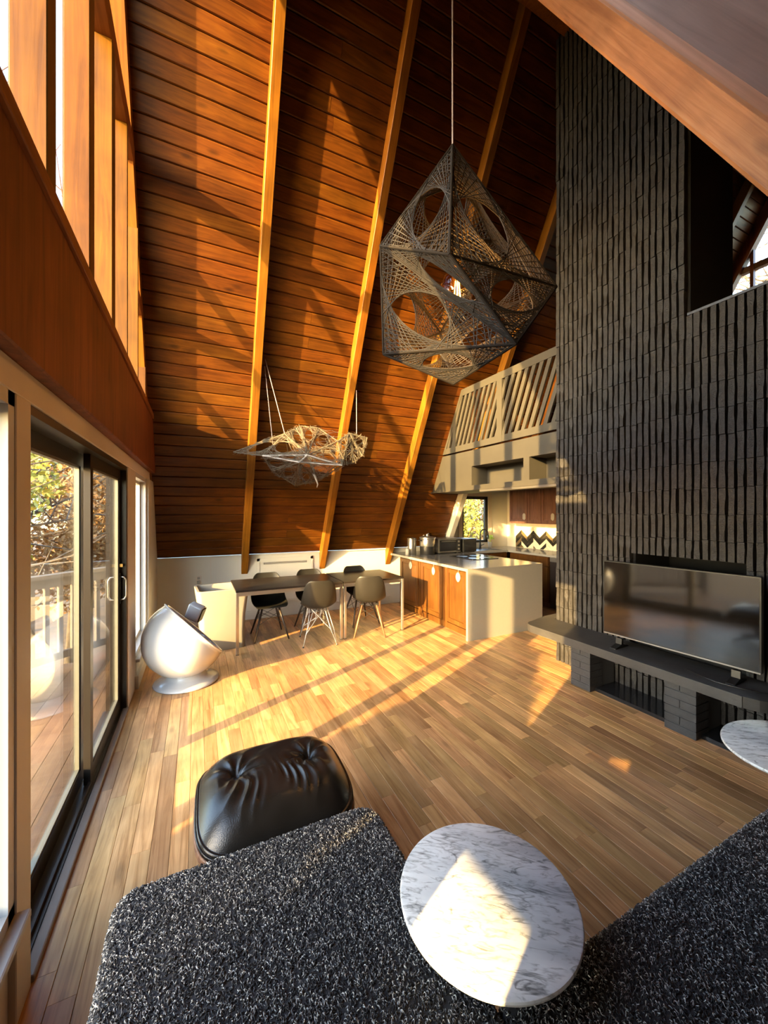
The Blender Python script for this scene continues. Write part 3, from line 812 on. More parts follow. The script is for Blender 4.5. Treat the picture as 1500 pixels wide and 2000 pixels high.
pc.box(CX + 0.055, CX + 0.75, OY0, OY1, 0, OZ0)
pc.box(CX + 0.60, CX + 0.75, OY0, OY1, OZ0, OZ1)
pc.build('wall_core', M_MORTAR, fp)
MB().box(CX - 0.005, CX + 0.2, WY0, CY0, LEDGE - 0.012, LEDGE + 0.008).build('ledge_cap', M_SLATE, fp)
PB = 0.055; HB = 0.205
def brick_mesh(seed):
    q = random.Random(seed); b = bmesh.new()
    bmesh.ops.create_cube(b, size=1.0)
    for v in b.verts:
        v.co.x += q.uniform(-0.06, 0.06); v.co.y += q.uniform(-0.04, 0.04)
    # split lengthwise once for a rough, broken face
    es = [e for e in b.edges if abs((e.verts[0].co - e.verts[1].co).z) > 0.8]
    r_ = bmesh.ops.subdivide_edges(b, edges=es, cuts=2, use_grid_fill=True)
    for v in b.verts:
        if abs(v.co.z) < 0.45:
            v.co.x += q.uniform(-0.06, 0.06); v.co.y += q.uniform(-0.05, 0.05)
    me = bpy.data.meshes.new('brick'); b.to_mesh(me); b.free()
    me.materials.append(M_BRICK)
    return me
bmesh_v = [brick_mesh(i) for i in range(10)]
bv = [(np.array([v.co[:] for v in m.vertices]), [tuple(p.vertices) for p in m.polygons]) for m in bmesh_v]
bricks = []
rr = random.Random(11)
yc = CY1 - PB / 2 - 0.003
col = 0
while yc > WY0 + 0.03:
    z = -rr.uniform(0.0, 0.018)
    ztop = 6.9 if yc > CY0 else LEDGE - 0.012
    ztop = min(ztop, roof2z(yc) - 0.15 if yc < CY0 else 9)
    while z < ztop - 0.03:
        z0, z1 = max(z, 0.0), min(z + HB, ztop)
        z += HB
        if OY0 < yc < OY1:
            if z0 < OZ1 and z1 > OZ0:
                if z1 > OZ1 + 0.03: z0 = OZ1
                else: continue
        cover = 0.42 < (z0 + z1) / 2 < 1.20 and 1.22 < yc < 2.25       # behind the television
        w = 0 if cover else show_size((CX, yc, (z0 + z1) / 2), (z1 - z0) * PB * (3.6 / math.sqrt(3.6 ** 2 + yc ** 2)))
        q = proj((CX, yc, (z0 + z1) / 2))
        if q is None or not (0 < q[0] < 1515 and 20 < q[1] < 2000): w = 0
        if w > 0 and q[0] < 1083: w = 0
        if w > 0 and q[1] < 0.82 * (q[0] - 1040) : w = 0          # behind the near rafter
        bricks.append((w, yc, z0, z1, rr.randrange(10), rr.uniform(-0.005, 0.005), rr.uniform(0.93, 1.07)))
    yc -= PB; col += 1
bricks.sort(key=lambda q: -q[0])
rv, rf, ro = [], [], 0
for i, (w, yc, z0, z1, k, dx, sy) in enumerate(bricks):
    loc = (CX + 0.034 + dx, yc, (z0 + z1) / 2); sc_ = (0.07, 0.0385 * sy, z1 - z0 - 0.004)
    if i < 300:
        link('brick', bmesh_v[k], fp, loc, (0, 0, 0), sc_)
    else:
        vv, ff = bv[k]
        rv += [tuple(p) for p in (vv * np.array(sc_) + np.array(loc))]
        rf += [tuple(a + ro for a in f_) for f_ in ff]; ro += len(vv)
m_ = MB(); m_.v = rv; m_.f = rf
o = m_.build('brick', M_BRICK, fp); o['kind'] = 'stuff'
# slab
ZS = 0.455
sp = [(3.17, 1.22), (3.165, 2.95)] + [(3.165 + 0.13 - 0.13 * math.cos(R(a)), 2.95 + 0.13 * math.sin(R(a))) for a in (15, 30, 45, 60, 75, 90)] + \
     [(3.58, 3.16), (3.95, 3.20), (3.95, 3.03), (CX - 0.003, 3.03), (CX - 0.003, 1.02), (3.42, 1.02)] + [(3.42 - 0.25 * math.sin(R(a)), 1.27 - 0.25 * math.cos(R(a))) for a in (20, 40, 60, 80)]
MB().prism(sp, 'z', ZS - 0.075, ZS).build('hearth_slab', M_SLATE, fp, bevel=0.008, seg=2)
MB().box(3.30, CX, 1.02, 2.36, 0.0, 0.03).build('hearth_base', M_BLACKG, fp)
MB().box(CX + 0.03, CX + 0.3, 2.36, 3.0, ZS - 0.075, ZS).build('hearth_fill', M_MORTAR, fp)
def pier(y0, y1):
    p = MB().box(3.232, CX - 0.02, y0 + 0.006, y1 - 0.006, 0.0, ZS - 0.076).build('pier', M_PIERJ, fp)
    hh = (ZS - 0.076) / 6; 
    for r_ in range(6):
        z0 = r_ * hh + 0.003; z1 = (r_ + 1) * hh - 0.003
        cut = y0 + (y1 - y0) * (0.5 if r_ % 2 else 1.0)
        ys = [y0, cut, y1] if r_ % 2 else [y0, y1]
        for a, b_ in zip(ys[:-1], ys[1:]):
            MB().box(3.226, 3.40, a + (0.002 if a > y0 else 0), b_ - (0.002 if b_ < y1 else 0), z0, z1).build('pier_brick', M_PIER, p, bevel=0.002, seg=1)
pier(2.33, 2.53); pier(1.50, 1.71)

# ------------------------------------------------------------------ television
tv = thing('television', 'large black flat television standing on the slate hearth', 'television', (3.385, 1.745, ZS), R(4.0))
MB().prism(rounded(-0.535, 0.535, 0.098, 0.755, 0.008), 'x', -0.012, 0.03).build('casing', M_TVBODY, tv, bevel=0.003, seg=1)
MB().box(-0.0135, -0.012, -0.525, 0.525, 0.115, 0.746).build('screen', M_SCREEN, tv)
MB().box(-0.0145, -0.011, -0.53, 0.53, 0.099, 0.108).build('lower_trim', M_GREY, tv)
for sy in (-0.40, 0.40):
    MB().prism([(-0.10, 0.0), (0.10, 0.0), (0.10, 0.008), (0.02, 0.03), (0.02, 0.08), (-0.005, 0.08), (-0.01, 0.03), (-0.10, 0.008)], 'y', sy - 0.025, sy + 0.025).build('foot', M_TVBODY, tv)
MB().box(0.03, 0.07, -0.35, 0.35, 0.15, 0.55).build('rear_housing', M_TVBODY, tv)
cab = thing('television_cable', 'thin grey cable lying on the slab under the television', 'cable', (0, 0, 0))
MB().tube([(3.33, 1.62, ZS + 0.005), (3.29, 1.50, ZS + 0.004), (3.27, 1.40, ZS + 0.004), (3.29, 1.30, ZS + 0.004), (3.33, 1.20, ZS + 0.004), (3.44, 1.10, ZS + 0.004)], 0.004, 6).build('cord', M_BLACK, cab, smooth=True)

# ------------------------------------------------------------------ sofa
sofa = thing('sectional_sofa', 'low charcoal and white boucle sectional sofa with a chaise', 'sofa', (0, 0, 0))
SZ = 0.425
def cushion(poly, z0, z1, r, name):
    mb = MB().prism(poly, 'z', z0, z1)
    me = mb.mesh(name, M_BOUC)
    bm = bmesh.new(); bm.from_mesh(me)
    es = [e for e in bm.edges if abs(e.verts[0].co.z - e.verts[1].co.z) < 1e-6]
    bmesh.ops.bevel(bm, geom=es, offset=r, segments=6, affect='EDGES', profile=0.5, clamp_overlap=True)
    bmesh.ops.triangulate(bm, faces=bm.faces)
    bm.to_mesh(me); bm.free()
    me.polygons.foreach_set('use_smooth', [True] * len(me.polygons))
    o = bpy.data.objects.new(name, me); C.objects.link(o); o.parent = sofa
    return o
chaise_poly = rounded(-0.235, 0.665, 0.02, 1.485, (0.02, 0.02, 0.085, 0.07), 6)
seat_poly = rounded(0.670, 2.75, -0.20, 0.735, (0.02, 0.05, 0.05, 0.02), 5)
c1 = cushion(chaise_poly, 0.20, SZ, 0.035, 'chaise_cushion')
c2 = cushion(seat_poly, 0.20, SZ, 0.035, 'seat_cushion')
MB().box(-0.20, 0.63, -0.2, 1.42, 0.06, 0.20).build('base', M_BOUC, sofa)
MB().box(0.63, 2.7, -0.2, 0.68, 0.06, 0.20).build('base', M_BOUC, sofa)
MB().box(-0.235, 2.75, -0.44, -0.21, 0.06, 0.78).build('backrest', M_BOUC, sofa, bevel=0.05, seg=4)
for (px, py) in ((-0.15, 1.36), (0.58, 1.36), (2.6, 0.6), (-0.15, -0.1)):
    MB().box(px - 0.025, px + 0.025, py - 0.025, py + 0.025, 0, 0.06).build('foot', M_BLACK, sofa)
# boucle loops: small bent yarns standing on the cushions
def loops(name, obj, n, seed, ylim):
    rg = np.random.default_rng(seed)
    me = obj.data
    co = np.array([v.co[:] for v in me.vertices]); tr = np.array([p.vertices[:] for p in me.polygons])
    A, B, D = co[tr[:, 0]], co[tr[:, 1]], co[tr[:, 2]]
    nn = np.cross(B - A, D - A); ar = np.linalg.norm(nn, axis=1); nn = nn / np.maximum(ar, 1e-12)[:, None]
    cen = (A + B + D) / 3
    w = ar * (cen[:, 2] > 0.30)
    idx = rg.choice(len(tr), n, p=w / w.sum())
    u = rg.random(n); v = rg.random(n); fl = u + v > 1; u[fl] = 1 - u[fl]; v[fl] = 1 - v[fl]
    P = A[idx] + (B - A)[idx] * u[:, None] + (D - A)[idx] * v[:, None]
    keep = (P[:, 1] > ylim) & (P[:, 0] < 2.3); P = P[keep]; Nn = nn[idx][keep]; n = len(P)
    t = rg.normal(size=(n, 3)); t -= Nn * np.sum(t * Nn, 1)[:, None]; t /= np.linalg.norm(t, axis=1)[:, None]
    b2 = np.cross(Nn, t)
    ln = rg.uniform(0.005, 0.0105, n)[:, None]; ht = rg.uniform(0.002, 0.0065, n)[:, None]; rd = rg.uniform(0.0009, 0.0017, n)[:, None]
    bend = rg.uniform(-0.007, 0.007, n)[:, None]
    rings = []
    for k, s_ in enumerate((-1.0, -0.35, 0.35, 1.0)):
        cpt = P + t * ln * s_ * 0.5 + Nn * (ht * (1 - s_ * s_) + 0.0003) + b2 * bend * (1 - s_ * s_)
        e2 = Nn
        for (ca, sa) in ((1, -0.3), (0, 1.0), (-1, -0.3)):
            rings.append(cpt + b2 * rd * ca + e2 * rd * sa)
    V = np.stack(rings, axis=1).reshape(-1, 3)
    base = (np.arange(n) * 12)[:, None]
    F = []
    for k in range(3):
        for j in range(3):
            j2 = (j + 1) % 3
            F.append(np.stack([k * 3 + j, k * 3 + j2, (k + 1) * 3 + j2, (k + 1) * 3 + j]))
    F = np.array(F)
    faces = (base[:, :, None] + F[None]).reshape(-1, 4)
    me2 = bpy.data.meshes.new(name)
    me2.vertices.add(len(V)); me2.vertices.foreach_set('co', V.ravel().astype(np.float32))
    me2.loops.add(faces.size); me2.loops.foreach_set('vertex_index', faces.ravel().astype(np.int32))
    me2.polygons.add(len(faces))
    me2.polygons.foreach_set('loop_start', (np.arange(len(faces)) * 4).astype(np.int32))
    me2.polygons.foreach_set('loop_total', np.full(len(faces), 4, np.int32))
    me2.materials.append(M_PILE)
    me2.update(calc_edges=True)
    o = bpy.data.objects.new(name, me2); C.objects.link(o); o.parent = obj; o['kind'] = 'stuff'
    me2.validate()
    return o
loops('boucle_loops', c1, 62000, 1, 0.3)
loops('boucle_loops', c2, 72000, 2, 0.2)

# ------------------------------------------------------------------ ottoman
ot = thing('leather_ottoman', 'black buttoned leather ottoman in a thin plywood shell beside the chaise', 'ottoman', (0.332, 1.875, 0), R(-1.5))
def ot_outline(n=72, sx=0.332, sy=0.295, p=4.2, grow=0.0):
    pts = []
    for k in range(n):
        a = 2 * math.pi * k / n
        c_, s_ = math.cos(a), math.sin(a)
        pts.append(((sx + grow) * math.copysign(abs(c_) ** (2 / p), c_), (sy + grow) * math.copysign(abs(s_) ** (2 / p), s_)))
    return pts
BT = [(-0.170, 0.035), (0.170, 0.030)]
def ot_h(x, y):
    u, v = x / 0.325, y / 0.29
    rim = max(0.0, 1 - (abs(u) ** 4.2 + abs(v) ** 4.2) ** (1 / 4.2) )
    dome = 0.085 * (1 - (1 - min(1, rim / 0.45)) ** 2.4)
    z = dome - 0.055 * v * v * (1 if v < 0 else 0.5) 
    for (bx, by) in BT:
        dx, dy = x - bx, y - by
        d = math.hypot(dx, dy)
        z -= 0.034 * math.exp(-(d / 0.028) ** 2) + 0.022 * math.exp(-(d / 0.085) ** 2)
        a = math.atan2(dy, dx)
        z += 0.0075 * math.exp(-((d - 0.065) / 0.05) ** 2) * (1 - 2 * abs(math.sin(4 * a + bx * 9)))
    # gathered folds between the buttons and the near edge
    fold = math.exp(-((y + 0.10) / 0.095) ** 2) * max(0, 1 - abs(x / 0.30) ** 4) * min(1, rim / 0.2)
    w_ = math.sin(64 * x + 1.6 * math.sin(16 * y + 5 * x) + 3.5 * math.sin(11 * x))
    z += 0.0085 * fold * (1 - 2 * abs(w_)) * (0.55 + 0.45 * math.sin(23 * x + 8 * y))
    z += 0.0022 * math.exp(-((y - 0.15) / 0.05) ** 2) * math.sin(44 * x + 3 * math.sin(20 * y)) * min(1, rim / 0.2)
    return z
NR, NA = 90, 220
OZ = 0.372
ov, of = [], []
ring = ot_outline(NA)
for i in range(NR + 1):
    t_ = i / NR
    rr_ = math.sin(t_ * math.pi / 2) if i < NR else 1.0
    for (x, y) in ring:
        px, py = x * rr_, y * rr_
        ov.append((px, py, OZ + ot_h(px, py)))
for i in range(NR):
    for k in range(NA):
        k2 = (k + 1) % NA
        if i == 0:
            of.append((k2 + NA, k + NA, 0)[::-1])
        else:
            of.append((i * NA + k, (i + 1) * NA + k, (i + 1) * NA + k2, i * NA + k2))
def edge_drop(y):
    v = y / 0.29
    return OZ - 0.055 * v * v * (1 if v < 0 else 0.5)
o0 = len(ov)
for j, dz in enumerate((0.012, 0.03, 0.055)):
    sc_ = (1.012, 1.012, 0.97)[j]
    for (x, y) in ring: ov.append((x * sc_, y * sc_, edge_drop(y) - dz))
prev = NR * NA
for j in range(3):
    cur = o0 + j * NA
    for k in range(NA):
        k2 = (k + 1) % NA
        of.append((prev + k, cur + k, cur + k2, prev + k2))
    prev = cur
m_ = MB(); m_.v = ov; m_.f = of
cu = m_.build('cushion', M_LEATHER, ot, smooth=True)
for i, (bx, by) in enumerate(BT):
    MB().lathe([(0.0001, 0.005), (0.006, 0.004), (0.010, 0.001), (0.010, -0.004), (0.0001, -0.005)], 14, (bx, by, OZ + ot_h(bx, by) + 0.002)).build('button', M_LEATHER, cu, smooth=True)
# piping round the cushion
MB().tube([(x * 1.016, y * 1.016, edge_drop(y) - 0.018) for x, y in ring], 0.005, 6, closed=True).build('piping', M_LEATHER, cu, smooth=True)
sv, sf = [], []
g_ = ot_outline(NA, grow=0.010)
levels = [(1.0, -0.028), (1.012, -0.050), (0.96, -0.072), (0.80, -0.088), (0.45, -0.098), (0.05, -0.10)]
for (k_, dz) in levels:
    for (x, y) in g_: sv.append((x * k_, y * k_, edge_drop(y * k_) + dz))
for (k_, dz) in reversed([(0.985, -0.028), (0.99, -0.050), (0.93, -0.066), (0.78, -0.080), (0.43, -0.090), (0.05, -0.092)]):
    for (x, y) in g_: sv.append((x * k_, y * k_, edge_drop(y * k_) + dz))
nl = 12
for i in range(nl):
    a0, b0 = i * NA, ((i + 1) % nl) * NA
    for k in range(NA):
        k2 = (k + 1) % NA
        sf.append((a0 + k, a0 + k2, b0 + k2, b0 + k))
m_ = MB(); m_.v = sv; m_.f = sf
m_.build('plywood_shell', M_PLY, ot, smooth=True, fix=True)
MB().lathe([(0.03, 0.05), (0.022, 0.10), (0.022, 0.252)], 20).build('column', M_BLACK, ot, smooth=True)
for k in range(4):
    a = R(45 + 90 * k); c_, s_ = math.cos(a), math.sin(a)
    MB().tube([(0.0, 0.0, 0.07), (c_ * 0.15, s_ * 0.15, 0.05), (c_ * 0.27, s_ * 0.27, 0.018)], [0.022, 0.017, 0.012], 8).build('leg', M_BLACK, ot, smooth=True)
    MB().lathe([(0.014, 0.0), (0.014, 0.012)], 12, (c_ * 0.265, s_ * 0.265, 0)).build('glide', M_STEEL, ot)

# ------------------------------------------------------------------ marble tables
def tulip(label, loc, rx, ry, h, ped=True):
    t = thing('marble_table', label, 'table', loc, 0, 'white marble pedestal tables')
    n = 96
    prof_ = [(0.0, h), (0.975, h), (0.992, h - 0.002), (1.0, h - 0.007), (0.997, h - 0.012), (0.955, h - 0.022), (0.0, h - 0.022)]
    v, f_ = [], []
    for (k_, z) in prof_:
        for a in range(n):
            A_ = 2 * math.pi * a / n
            v.append((rx * k_ * math.cos(A_), ry * k_ * math.sin(A_), z))
    for i in range(len(prof_) - 1):
        for a in range(n):
            a2 = (a + 1) % n
            f_.append((i * n + a, (i + 1) * n + a, (i + 1) * n + a2, i * n + a2))
    m_ = MB(); m_.v = v; m_.f = f_
    m_.build('table_top', M_MARBLE, t, smooth=True, fix=True, auto=30)
    b = min(rx, ry) * 0.72
    MB().lathe([(b, 0.0), (b, 0.006), (b * 0.9, 0.014), (b * 0.5, 0.03), (b * 0.22, 0.07), (0.022, 0.14), (0.018, 0.25), (0.022, h - 0.1), (0.05, h - 0.045), (0.10, h - 0.024), (0.10, h - 0.022)], 40).build('pedestal', M_WSHINE, t, smooth=True)
    return t
tulip('round marble pedestal table in the crook of the sofa, half in sunlight', (0.775, 0.893, 0), 0.258, 0.258, 0.52)
tulip('marble pedestal table cut by the right edge, by the black hearth', (2.555, 0.79, 0), 0.31, 0.255, 0.52)

# ------------------------------------------------------------------ ball chair
bc = thing('ball_chair', 'white glossy ball chair on a round foot by the side window', 'chair', (-0.09, 4.22, 0))
nrm = Vector((0.71, 0.15, 0.68)).normalized()
Mq = nrm.to_track_quat('Z', 'Y').to_matrix()
rb = 0.372; cut = 0.10; zc = 0.425
pr = []
th0 = math.acos(cut / rb)
for k in range(25): 
    th = math.pi - (math.pi - th0) * k / 24
    pr.append((max(rb * math.sin(th), 1e-7), rb * math.cos(th)))
rim_r = rb * math.sin(th0)
pr += [(rim_r + 0.010, cut + 0.004), (rim_r + 0.012, cut + 0.014), (rim_r + 0.004, cut + 0.020), (rim_r - 0.018, cut + 0.018), (rim_r - 0.024, cut + 0.006)]
ri = rb - 0.022
for k in range(1, 21):
    th = th0 + 0.02 + (math.pi - th0 - 0.02) * k / 20
    pr.append((max(ri * math.sin(th), 1e-7), ri * math.cos(th)))
MB().lathe(pr, 72, (-0.015, 0.0, zc), Mq).build('shell', M_WSHINE, bc, smooth=True, fix=True)
cp = [(1e-7, -0.20), (0.16, -0.19), (0.25, -0.13), (0.295, -0.03), (0.29, 0.03), (0.26, 0.045), (0.2, 0.0), (0.12, -0.05), (1e-7, -0.07)]
MB().lathe(cp, 48, (-0.015, 0.0, zc), Mq).build('seat_pad', M_GREYIN, bc, smooth=True, fix=True)
MB().lathe([(0.285, 0.0), (0.292, 0.008), (0.285, 0.020), (0.24, 0.034), (0.19, 0.05), (0.165, 0.075), (0.158, 0.115), (0.10, 0.12)], 72).build('pedestal', M_WSHINE, bc, smooth=True)
# headrest block that stands above the rim
hd = MB().box(-0.075, 0.075, -0.05, 0.05, -0.08, 0.09)
ho = hd.build('headrest', M_WSHINE, bc, bevel=0.02, seg=3)
ho.location = (0.07, 0.26, 0.60); ho.rotation_euler = (R(8), R(24), R(-26))
hp = MB().box(0.074, 0.085, -0.042, 0.042, -0.07, 0.08).build('headrest_face', M_BLACKG, ho, bevel=0.004, seg=1)
hp['label'] = 'dark glossy face of the headrest block'

# ------------------------------------------------------------------ white club chair
wc = thing('club_chair', 'white moulded plastic tub armchair at the end of the dining table', 'armchair', (0.27, 5.19, 0), R(4))
def loft_rings(rings, closed_top=False):
    v, f_ = [], []; n = len(rings[0][0])
    for poly, z in rings:
        v += [(p[0], p[1], z) for p in poly]
    for i in range(len(rings) - 1):
        for k in range(n):
            k2 = (k + 1) % n
            f_.append((i * n + k, i * n + k2, (i + 1) * n + k2, (i + 1) * n + k))
    f_.append(tuple(range(n - 1, -1, -1))); f_.append(tuple((len(rings) - 1) * n + k for k in range(n)))
    m_ = MB(); m_.v = v; m_.f = f_
    return m_
def rg_(w, d, r): return rounded(-w, w, -d, d, r, 5)
loft_rings([(rg_(0.245, 0.235, 0.05), 0.0), (rg_(0.25, 0.24, 0.05), 0.012), (rg_(0.245, 0.235, 0.05), 0.20), (rg_(0.252, 0.24, 0.05), 0.40),
            (rg_(0.265, 0.25, 0.05), 0.52), (rg_(0.29, 0.262, 0.05), 0.70), (rg_(0.293, 0.265, 0.05), 0.715), (rg_(0.288, 0.26, 0.05), 0.722),
            (rg_(0.262, 0.236, 0.045), 0.722), (rg_(0.255, 0.23, 0.045), 0.70), (rg_(0.222, 0.205, 0.04), 0.44), (rg_(0.205, 0.19, 0.04), 0.42)]).build('tub', M_WPLAST, wc, smooth=True, auto=40)
MB().prism(rounded(-0.20, 0.20, -0.185, 0.185, 0.04), 'z', 0.421, 0.45).build('seat_pad', M_WPLAST, wc, bevel=0.01, seg=2)

# ------------------------------------------------------------------ dining tables
def dining(label, x0, x1):
    t = thing('dining_table', label, 'table', ((x0 + x1) / 2, 5.10, 0), 0, 'black topped dining tables set end to end')
    hx = (x1 - x0) / 2; hy = 0.395; zt_ = 0.742
    MB().box(-hx, hx, -hy, hy, zt_ - 0.022, zt_).build('table_top', M_TABLE, t, bevel=0.003, seg=1)
    for sx in (-1, 1):
        for sy in (-1, 1):
            MB().box(sx * (hx - 0.018) - 0.016, sx * (hx - 0.018) + 0.016, sy * (hy - 0.018) - 0.016, sy * (hy - 0.018) + 0.016, 0.004, zt_ - 0.023).build('leg', M_STEEL, t, bevel=0.002, seg=1)
            MB().box(sx * (hx - 0.018) - 0.017, sx * (hx - 0.018) + 0.017, sy * (hy - 0.018) - 0.017, sy * (hy - 0.018) + 0.017, 0, 0.006).build('glide', M_BLACK, t)
    for sy in (-1, 1):
        MB().box(-hx + 0.034, hx - 0.034, sy * (hy - 0.018) - 0.012, sy * (hy - 0.018) + 0.012, zt_ - 0.068, zt_ - 0.023).build('apron', M_STEEL, t)
    for sx in (-1, 1):
        MB().box(sx * (hx - 0.018) - 0.012, sx * (hx - 0.018) + 0.012, -hy + 0.034, hy - 0.034, zt_ - 0.068, zt_ - 0.023).build('apron', M_STEEL, t)
    return t
dining('black topped dining table with steel legs nearer the white tub chair', 0.40, 1.70)
dining('black topped dining table with steel legs nearer the kitchen peninsula', 1.715, 2.60)

# ------------------------------------------------------------------ shell chairs
def shell_mesh():
    prof_ = [(0.235, 0.425, 0.195, 0.012), (0.215, 0.442, 0.215, 0.015), (0.14, 0.436, 0.232, 0.030), (0.04, 0.425, 0.238, 0.050), (-0.07, 0.425, 0.238, 0.075), (-0.145, 0.445, 0.238, 0.10),
             (-0.195, 0.50, 0.235, 0.105), (-0.222, 0.575, 0.228, 0.085), (-0.245, 0.66, 0.215, 0.060), (-0.262, 0.745, 0.195, 0.040), (-0.270, 0.79, 0.165, 0.028), (-0.274, 0.812, 0.125, 0.02)]
    nu = 16; v, f_ = [], []
    for i, (y, z, w, curl) in enumerate(prof_):
        a = prof_[max(i - 1, 0)]; b = prof_[min(i + 1, len(prof_) - 1)]
        ty, tz = b[0] - a[0], b[1] - a[1]; l = math.hypot(ty, tz)
        ny, nz = tz / l, -ty / l       # towards the sitter: up over the seat, forward at the back
        if nz < 0 and i < 5: ny, nz = -ny, -nz
        ny, nz = abs(ny), abs(nz)
        for k in range(nu + 1):
            u = -1 + 2 * k / nu
            cc = curl * abs(u) ** 2.6
            v.append((w * u * (1 - 0.06 * u * u), y + ny * cc, z + nz * cc))
    for i in range(len(prof_) - 1):
        for k in range(nu):
            a = i * (nu + 1) + k
            f_.append((a, a + 1, a + nu + 2, a + nu + 1))
    me = bpy.data.meshes.new('seat_shell'); me.from_pydata(v, [], f_)
    me.materials.append(M_SHELL)
    me.polygons.foreach_set('use_smooth', [True] * len(me.polygons)); me.update()
    return me
SHELL = shell_mesh()
def chair(base, dowel=None):
    t = thing('shell_chair', 'x', 'chair', group='black shell chairs round the dining tables')
    s_ = link('seat_shell', SHELL, t)
    md = s_.modifiers.new('thick', 'SOLIDIFY'); md.thickness = 0.009; md.offset = 0
    md = s_.modifiers.new('sub', 'SUBSURF'); md.levels = 1; md.render_levels = 1
    tops = {(-1, 1): (-0.105, 0.10), (1, 1): (0.105, 0.10), (-1, -1): (-0.095, -0.10), (1, -1): (0.095, -0.10)}
    feet = {(-1, 1): (-0.215, 0.205), (1, 1): (0.215, 0.205), (-1, -1): (-0.205, -0.235), (1, -1): (0.205, -0.235)}
    if base == 'dowel':
        for k in tops:
            a = Vector((*tops[k], 0.405)); b = Vector((*feet[k], 0.0))
            o = MB().tube([a, a.lerp(b, 0.5), b], [0.014, 0.0145, 0.0085], 8).build('leg', dowel, t, smooth=True)
            MB().box(a.x - 0.02, a.x + 0.02, a.y - 0.02, a.y + 0.02, 0.402, 0.424).build('bracket', M_BLACK, o)
        w = MB()
        def at_(k, f_): return Vector((*tops[k], 0.405)).lerp(Vector((*feet[k], 0)), f_)
        for a, b in (((-1, 1), (1, 1)), ((-1, -1), (1, -1)), ((-1, 1), (-1, -1)), ((1, 1), (1, -1))):
            w.tube([at_(a, 0.12), at_(b, 0.50)], 0.0035, 6); w.tube([at_(b, 0.12), at_(a, 0.50)], 0.0035, 6)
        w.build('wire_brace', M_BLACK, t)
    else:
        for k in tops:
            a = Vector((*tops[k], 0.405)); b = Vector((*feet[k], 0.01))
            w = MB()
            for s2 in (-0.045, 0.045):
                mid_ = a + Vector((s2 * k[0] * 0.4, -s2 * k[1] * 0.6, 0))
                w.tube([mid_, mid_.lerp(b, 0.6) + Vector((s2 * 0.3, s2 * 0.3, 0)), b], 0.0045, 6)
            o = w.build('leg', M_CHROME, t, smooth=True)
            MB().lathe([(0.009, 0.0), (0.011, 0.006), (0.008, 0.016)], 10, (b.x, b.y, 0)).build('glide', M_BLACK, o)
        w = MB()
        ctr = [Vector((0.0, 0.02, 0.27))]
        for k in tops:
            f2 = Vector((*tops[k], 0.405)).lerp(Vector((*feet[k], 0.0)), 0.62)
            w.tube([f2, Vector((k[0] * 0.03, k[1] * 0.03, 0.285)), Vector((-k[0] * 0.085, k[1] * 0.03, 0.40))], 0.004, 6)
            w.tube([f2, Vector((k[0] * 0.03, k[1] * 0.03, 0.275)), Vector((k[0] * 0.03, -k[1] * 0.085, 0.40))], 0.004, 6)
        w.build('wire_brace', M_CHROME, t, smooth=True)
    w = MB()
    for s2 in (-1, 1): w.tube([(s2 * 0.10, 0.11, 0.412), (s2 * 0.10, -0.11, 0.412)], 0.005, 6)
    w.build('seat_mount', M_BLACK, t)
    return t
cA = chair('dowel', M_DOWEL)
spots = [(0.86, 5.24, 180, 'black shell chair at the back of the table, nearest the white tub chair'),
         (1.46, 5.30, 178, 'black shell chair at the back of the table, middle of three'),
         (2.20, 5.33, 183, 'black shell chair at the back of the table, nearest the kitchen')]
for i, (x, y, rz, lab) in enumerate(spots):
    c_ = cA if i == 0 else copy_tree(cA)
    c_.location = (x, y, 0); c_.rotation_euler = (0, 0, R(rz)); c_['label'] = lab
cB = chair('wire'); cB.location = (1.40, 4.81, 0); cB.rotation_euler = (0, 0, R(-10)); cB['label'] = 'black shell chair on a chrome wire base with its back to the room'
cC = chair('dowel', M_DOWELB); cC.location = (2.12, 4.82, 0); cC.rotation_euler = (0, 0, R(-22)); cC['label'] = 'black shell chair on walnut dowel legs with its back to the room'

# ------------------------------------------------------------------ heater panel and outlet on the knee wall
ht = thing('wall_heater', 'flush white heater panel in the knee wall behind the dining table', 'heater', (1.27, Y1, 0))
MB().box(-0.44, 0.44, -0.012, 0.0, 0.24, 0.93).build('panel', M_WHITE, ht, bevel=0.004, seg=1)
f = MB()
for a in ((-0.44, -0.40, 0.24, 0.93), (0.40, 0.44, 0.24, 0.93), (-0.44, 0.44, 0.89, 0.93), (-0.44, 0.44, 0.24, 0.28)): f.box(a[0], a[1], -0.022, -0.012, a[2], a[3])
f.build('frame', M_WHITE, ht)
MB().box(-0.34, 0.34, -0.016, -0.0125, 0.83, 0.865).build('vent_slot', M_GREY, ht)
for k in range(3):
    MB().box(-0.33, 0.33, -0.022, -0.016, 0.834 + k * 0.011, 0.838 + k * 0.011).build('louvre', M_WHITE, ht)
MB().box(-0.30, 0.1, -0.016, -0.0125, 0.42, 0.46).build('vent_slot', M_BLACK, ht)
on = thing('wall_outlet', 'small beige outlet with a plug on the white knee wall', 'outlet', (0.02, Y1, 0.66))
MB().box(-0.035, 0.035, -0.006, 0.0, -0.057, 0.057).build('cover_plate', M_TRIM, on, bevel=0.002, seg=1)
MB().box(-0.022, 0.022, -0.035, -0.006, -0.05, -0.005).build('plug', M_WPLAST, on, bevel=0.004, seg=1)
MB().box(-0.018, 0.018, -0.009, -0.006, 0.010, 0.045).build('socket', M_WPLAST, on)

